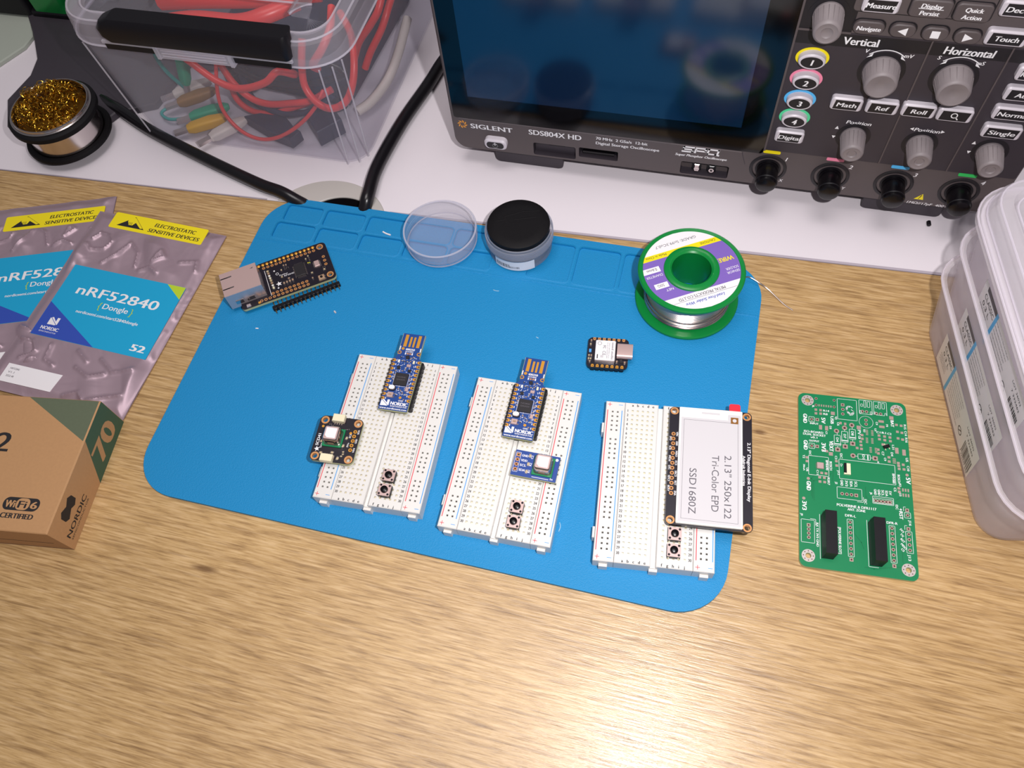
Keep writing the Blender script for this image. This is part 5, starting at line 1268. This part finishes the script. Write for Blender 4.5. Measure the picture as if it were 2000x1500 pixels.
# ================================================================== static-shield bags and the cardboard box
def bag(label, loc, rz, ry, seed, yoff=0.0, W_=89.5, H_=131.0):
    t = thing('component_bag', label, 'static shield bag', loc, rz, 'grey static shield bags', 0, ry)
    flats = [(9, -94, 84.6, -43.2), (13.5, -11.9 + yoff, 78.4, 0.4 + yoff), (8.2, -126.3, 43.4, -114.5)]
    rg = random.Random(seed); ph_ = [(rg.uniform(.05, .16), rg.uniform(.05, .16), rg.uniform(0, 6)) for _ in range(7)]
    creases = [[(9, -22), (12, -17), (19, -18), (23, -22), (20, -28), (12, -30), (8, -27)], [(24, -38), (31, -31), (35, -20), (43, -26), (46, -36)], [(58, -22), (56, -31), (62, -26), (58, -22)], [(72, -27), (82, -24), (84, -30)], [(50, -38), (56, -35), (62, -38)], [(86, -44), (84, -58), (87, -64)], [(86, -74), (83, -86), (87, -92)], [(8, -100), (14, -98), (20, -104), (12, -110)], [(26, -98), (28, -108), (34, -110)], [(50, -126), (58, -122), (64, -127), (74, -121), (82, -118)], [(60, -100), (70, -106), (82, -102)], [(48, -108), (58, -112), (66, -108)], [(44, -98), (52, -103)]]
    def Hf(x, y):
        e = max(0.0, min(x, W_ - x, -y - 0.0, y + H_)); k = min(1, e / 7.0); k = k * k * (3 - 2 * k)
        mk = 1.0; cr = 0.0
        for x0, y0, x1, y1 in flats:
            d = math.hypot(max(x0 - x, 0, x - x1), max(y0 - y, 0, y - y1)); mk = min(mk, d / 7.0)
        mk = max(0, min(1, mk)) * (.25 + .75 * k)
        for cv in creases:
            for i in range(len(cv) - 1):
                (ax, ay), (bx_, by) = cv[i], cv[i + 1]; L2 = (bx_ - ax) ** 2 + (by - ay) ** 2; tq = max(0, min(1, ((x - ax) * (bx_ - ax) + (y - ay) * (by - ay)) / L2)); dd = math.hypot(x - ax - tq * (bx_ - ax), y - ay - tq * (by - ay))
                if dd < 2.4: cr = max(cr, (1 - dd / 2.4) ** 2)
        w = sum(math.sin(a * x * (1 + .3 * i) + b * y + c) for i, (a, b, c) in enumerate(ph_))
        return 0.4 + 2.2 * k + mk * (0.36 * w + 0.2 * abs(w)) + 1.5 * cr * min(1, mk * 3)
    q = MB(); nx, ny = 110, 160
    q.add([(W_ * i / nx, -H_ * j / ny, max(.3, Hf(W_ * i / nx, -H_ * j / ny))) for j in range(ny + 1) for i in range(nx + 1)], [[j * (nx + 1) + i, j * (nx + 1) + i + 1, (j + 1) * (nx + 1) + i + 1, (j + 1) * (nx + 1) + i] for j in range(ny) for i in range(nx)], ESD)
    q.prism([(0, -H_), (W_, -H_), (W_, 0), (0, 0)], 0.02, 0.32, ESD)
    q.build('film', t)
    z0 = 2.72
    q = MB(); q.prism(rrect(9, -94, 84.6, -43.2, .5, 2), z0 - .3, z0, CYAN); zt = z0 + .05
    q.poly([(72.3, -43.3), (84.5, -43.3), (84.5, -52)], zt, LIME); q.poly([(9.1, -71), (9.1, -93.9), (50.6, -93.9)], zt, NAVY)
    zu = zt + .04
    q.text('nRF52840', 20.4, -62.4, 6.4, zu, WINK, w=54, bold=.25, shear=.05); q.text('{', 39.0, -69.2, 4.2, zu, LIME); q.text('}', 60.2, -69.2, 4.2, zu, LIME); q.text('Dongle', 42.0, -68.6, 3.6, zu, WINK, w=16.6, bold=.08)
    q.text('nordicsemi.com/start52840dongle', 27.8, -74.6, 2.0, zu, WINK, w=41, bold=.06); q.text('52', 72.6, -90.6, 4.4, zu, WINK, w=8.6, bold=.4)
    nordic(q, 15.4, -86.0, 6.2, zu, WINK, NAVY); q.text('NORDIC', 13.0, -89.6, 2.2, zu, WINK, w=11.6, bold=.12); q.text('SEMICONDUCTOR', 13.0, -91.4, .9, zu, WINK, w=11.2)
    q.build('printed_label', t)
    q = MB(); q.T = Matrix.Translation((0, yoff, 0)); q.prism(rrect(13.6, -11.8, 78.4, 0.3, 1.0, 3), z0 - (.3 if yoff == 0 else .3), z0, YEL); 
    q.poly([(18.4, -9.4), (37.6, -9.4), (28.0, -1.0)], zt, INK); q.poly([(24.6, -1.4), (28.4, -1.6), (36.4, -8.6), (34.8, -8.9), (30.0, -5.2), (28.6, -7.6), (26.2, -7.8), (24.4, -5.2)], zu, YEL)
    for i in range(4): q.line((25.0 + .9 * i, -5.6), (24.4 + 1.1 * i, -8.2 + .2 * i), .28, zu + .03, INK)
    q.text('ELECTROSTATIC', 43.0, -5.2, 2.7, zt, INK, w=28, bold=.1, shear=.15); q.text('SENSITIVE DEVICES', 40.4, -9.8, 2.7, zt, INK, w=35, bold=.1, shear=.15)
    q.build('warning_label', t)
    q = MB(); q.prism([(8.2, -126.2), (41.8, -125.8), (43.4, -114.5), (8.4, -114.7)], z0 - .3, z0, PAPER)
    for i, w in enumerate((6.0, 4.0, 5.0)): q.text('NRF52840' if i == 0 else ('V1.1' if i == 1 else '2022.48'), 11.0, -118.0 - 2.4 * i, 1.2, zt, GREYINK, w=w)
    q.build('stock_sticker', t)
    return t
bag('grey static shield bag lying on top, its blue label fully in view', (-108.26, -33.9, 3.0), -1.41, 1.5, 5)
c_, s_ = math.cos(math.radians(18.9)), math.sin(math.radians(18.9)); dx, dy = -16.4, 20.6
bag('grey static shield bag underneath the other, cut off at the left', (-162.5 + c_ * dx - s_ * dy, -59.6 + s_ * dx + c_ * dy, 0.1), 18.9, 0, 9, -9.5, 83)
kb = thing('cardboard_box', 'kraft cardboard box with green corners and black print, at the lower left', 'cardboard box', (-35.6, -241.57, 0.05), 7.92)
m = MB(); X0, X1, Y0, Y1, Z = -125, 24, 0.2, 72, 24
m.prism([(X0, Y0), (X1, Y0), (X1, Y1), (X0, Y1)], 0, Z, KRAFT, ch=.45)
m.quad((X1 - .5, Y0 + .5, Z + .02), (X1 - .5, Y1 - .5, Z + .02), (X1 + .02, Y1 - .5, Z - .5), (X1 + .02, Y0 + .5, Z - .5), KRAFTE)
zt = Z + .04
m.poly([(-15.6, Y1 - .4), (X1 - .6, Y1 - .4), (X1 - .6, 48.9)], zt, KGREEN)
m.text('nRF7002', -15.0, 40.4, 10.5, zt, INK, w=66, al='R', bold=.35); m.text('WiFi', -60, 30, 5, zt, INK, w=14)
m.poly(rrect(-4.6, 10.6, 14.6, 17.2, 3.0, 5), zt, INK); m.poly(rrect(2.2, 11.0, 9.4, 16.9, 2.4, 5), zt + .03, KRAFT)
m.text('Wi', -3.2, 12.0, 3.6, zt + .06, KRAFT, w=5.0, bold=.2); m.text('Fi', 3.6, 12.0, 3.6, zt + .06, INK, w=4.2, bold=.2); m.text('6', 10.2, 12.0, 3.6, zt + .06, KRAFT, w=3.2, bold=.25)
m.text('CERTIFIED', -3.4, 6.6, 2.6, zt, INK, w=17.0, bold=.18)
m.T = Matrix(((0, 0, 1, X1 + .04), (1, 0, 0, 0), (0, 1, 0, 0), (0, 0, 0, 1)))
m.poly([(49.5, Z - .5), (36, 0), (Y1 - .2, 0), (Y1 - .2, Z - .5)], 0, KGREEN2)
m.text('70', 66, 4, 11.5, .03, KRAFT, w=20, al='R', bold=.9)
m.poly([(9.8, 14.2), (12.0, 12.4), (16.8, 14.2), (19.4, 12.6), (22.4, 14.0), (22.4, 18.0), (20.0, 20.0), (16.2, 18.2), (12.4, 20.0), (9.8, 18.2)], .03, INK)
m.text('NORDIC', 4.0, 6.4, 3.2, .03, INK, w=22.4, bold=.12); m.text('SEMICONDUCTOR', 4.0, 4.0, 1.2, .03, INK, w=22)
m.T = Matrix(((1, 0, 0, 0), (0, 0, -1, Y0 - .04), (0, 1, 0, 0), (0, 0, 0, 1)))
m.line((X0, 9.0), (18, 9.0), .5, 0, INK); m.line((X0, 1.0), (X1, 1.0), .4, 0, GREYINK)
m.build('carton', kb)

# ================================================================== crumbs on mat and desk
def crumb(label, pts, r, mt, z, cat='scrap'):
    q = MB(); q.tube(spl([(x, y, z + (h if len(p) > 2 else 0)) for p in pts for x, y, h in [(p[0], p[1], p[2] if len(p) > 2 else 0)]], 4), r, mt, 6); o = q.build('scrap'); tag(o, label, cat)
crumb('white plastic sliver in a mat tray, left of the clear lid', [(77.5, -15.4), (80.0, -16.4), (83.0, -17.0)], .5, PAPER, 1.5)
crumb('pale speck on the mat below the loose header strip', [(69.0, -77.0), (70.2, -78.0)], .5, EPAPER, 2.5)
crumb('tiny white flake on the mat, left of the loose header strip', [(28.0, -97.0), (29.6, -96.8)], .35, PAPER, 2.4)
crumb('grey thread scrap on the mat below the jar', [(155.0, -45.0), (156.8, -45.4), (158.4, -45.2)], .2, mat('dust', '9FC4D8', .7), 2.2)
crumb('white thread scrap right of the middle breadboard', [(221.8, -172.0), (222.6, -174.0), (222.3, -176.5)], .2, mat('dust', '9FC4D8', .7), 2.2)
crumb('pale crumbs above the middle breadboard', [(186.4, -71.2), (187.8, -71.8)], .25, mat('dust', '9FC4D8', .7), 2.2)
crumb('black bit of plastic on the white desk below the oscilloscope foot', [(388.9, 46.8, .5), (388.6, 49.4, .6)], 1.2, BLACK, .8)
C.cycles.transparent_max_bounces = 32
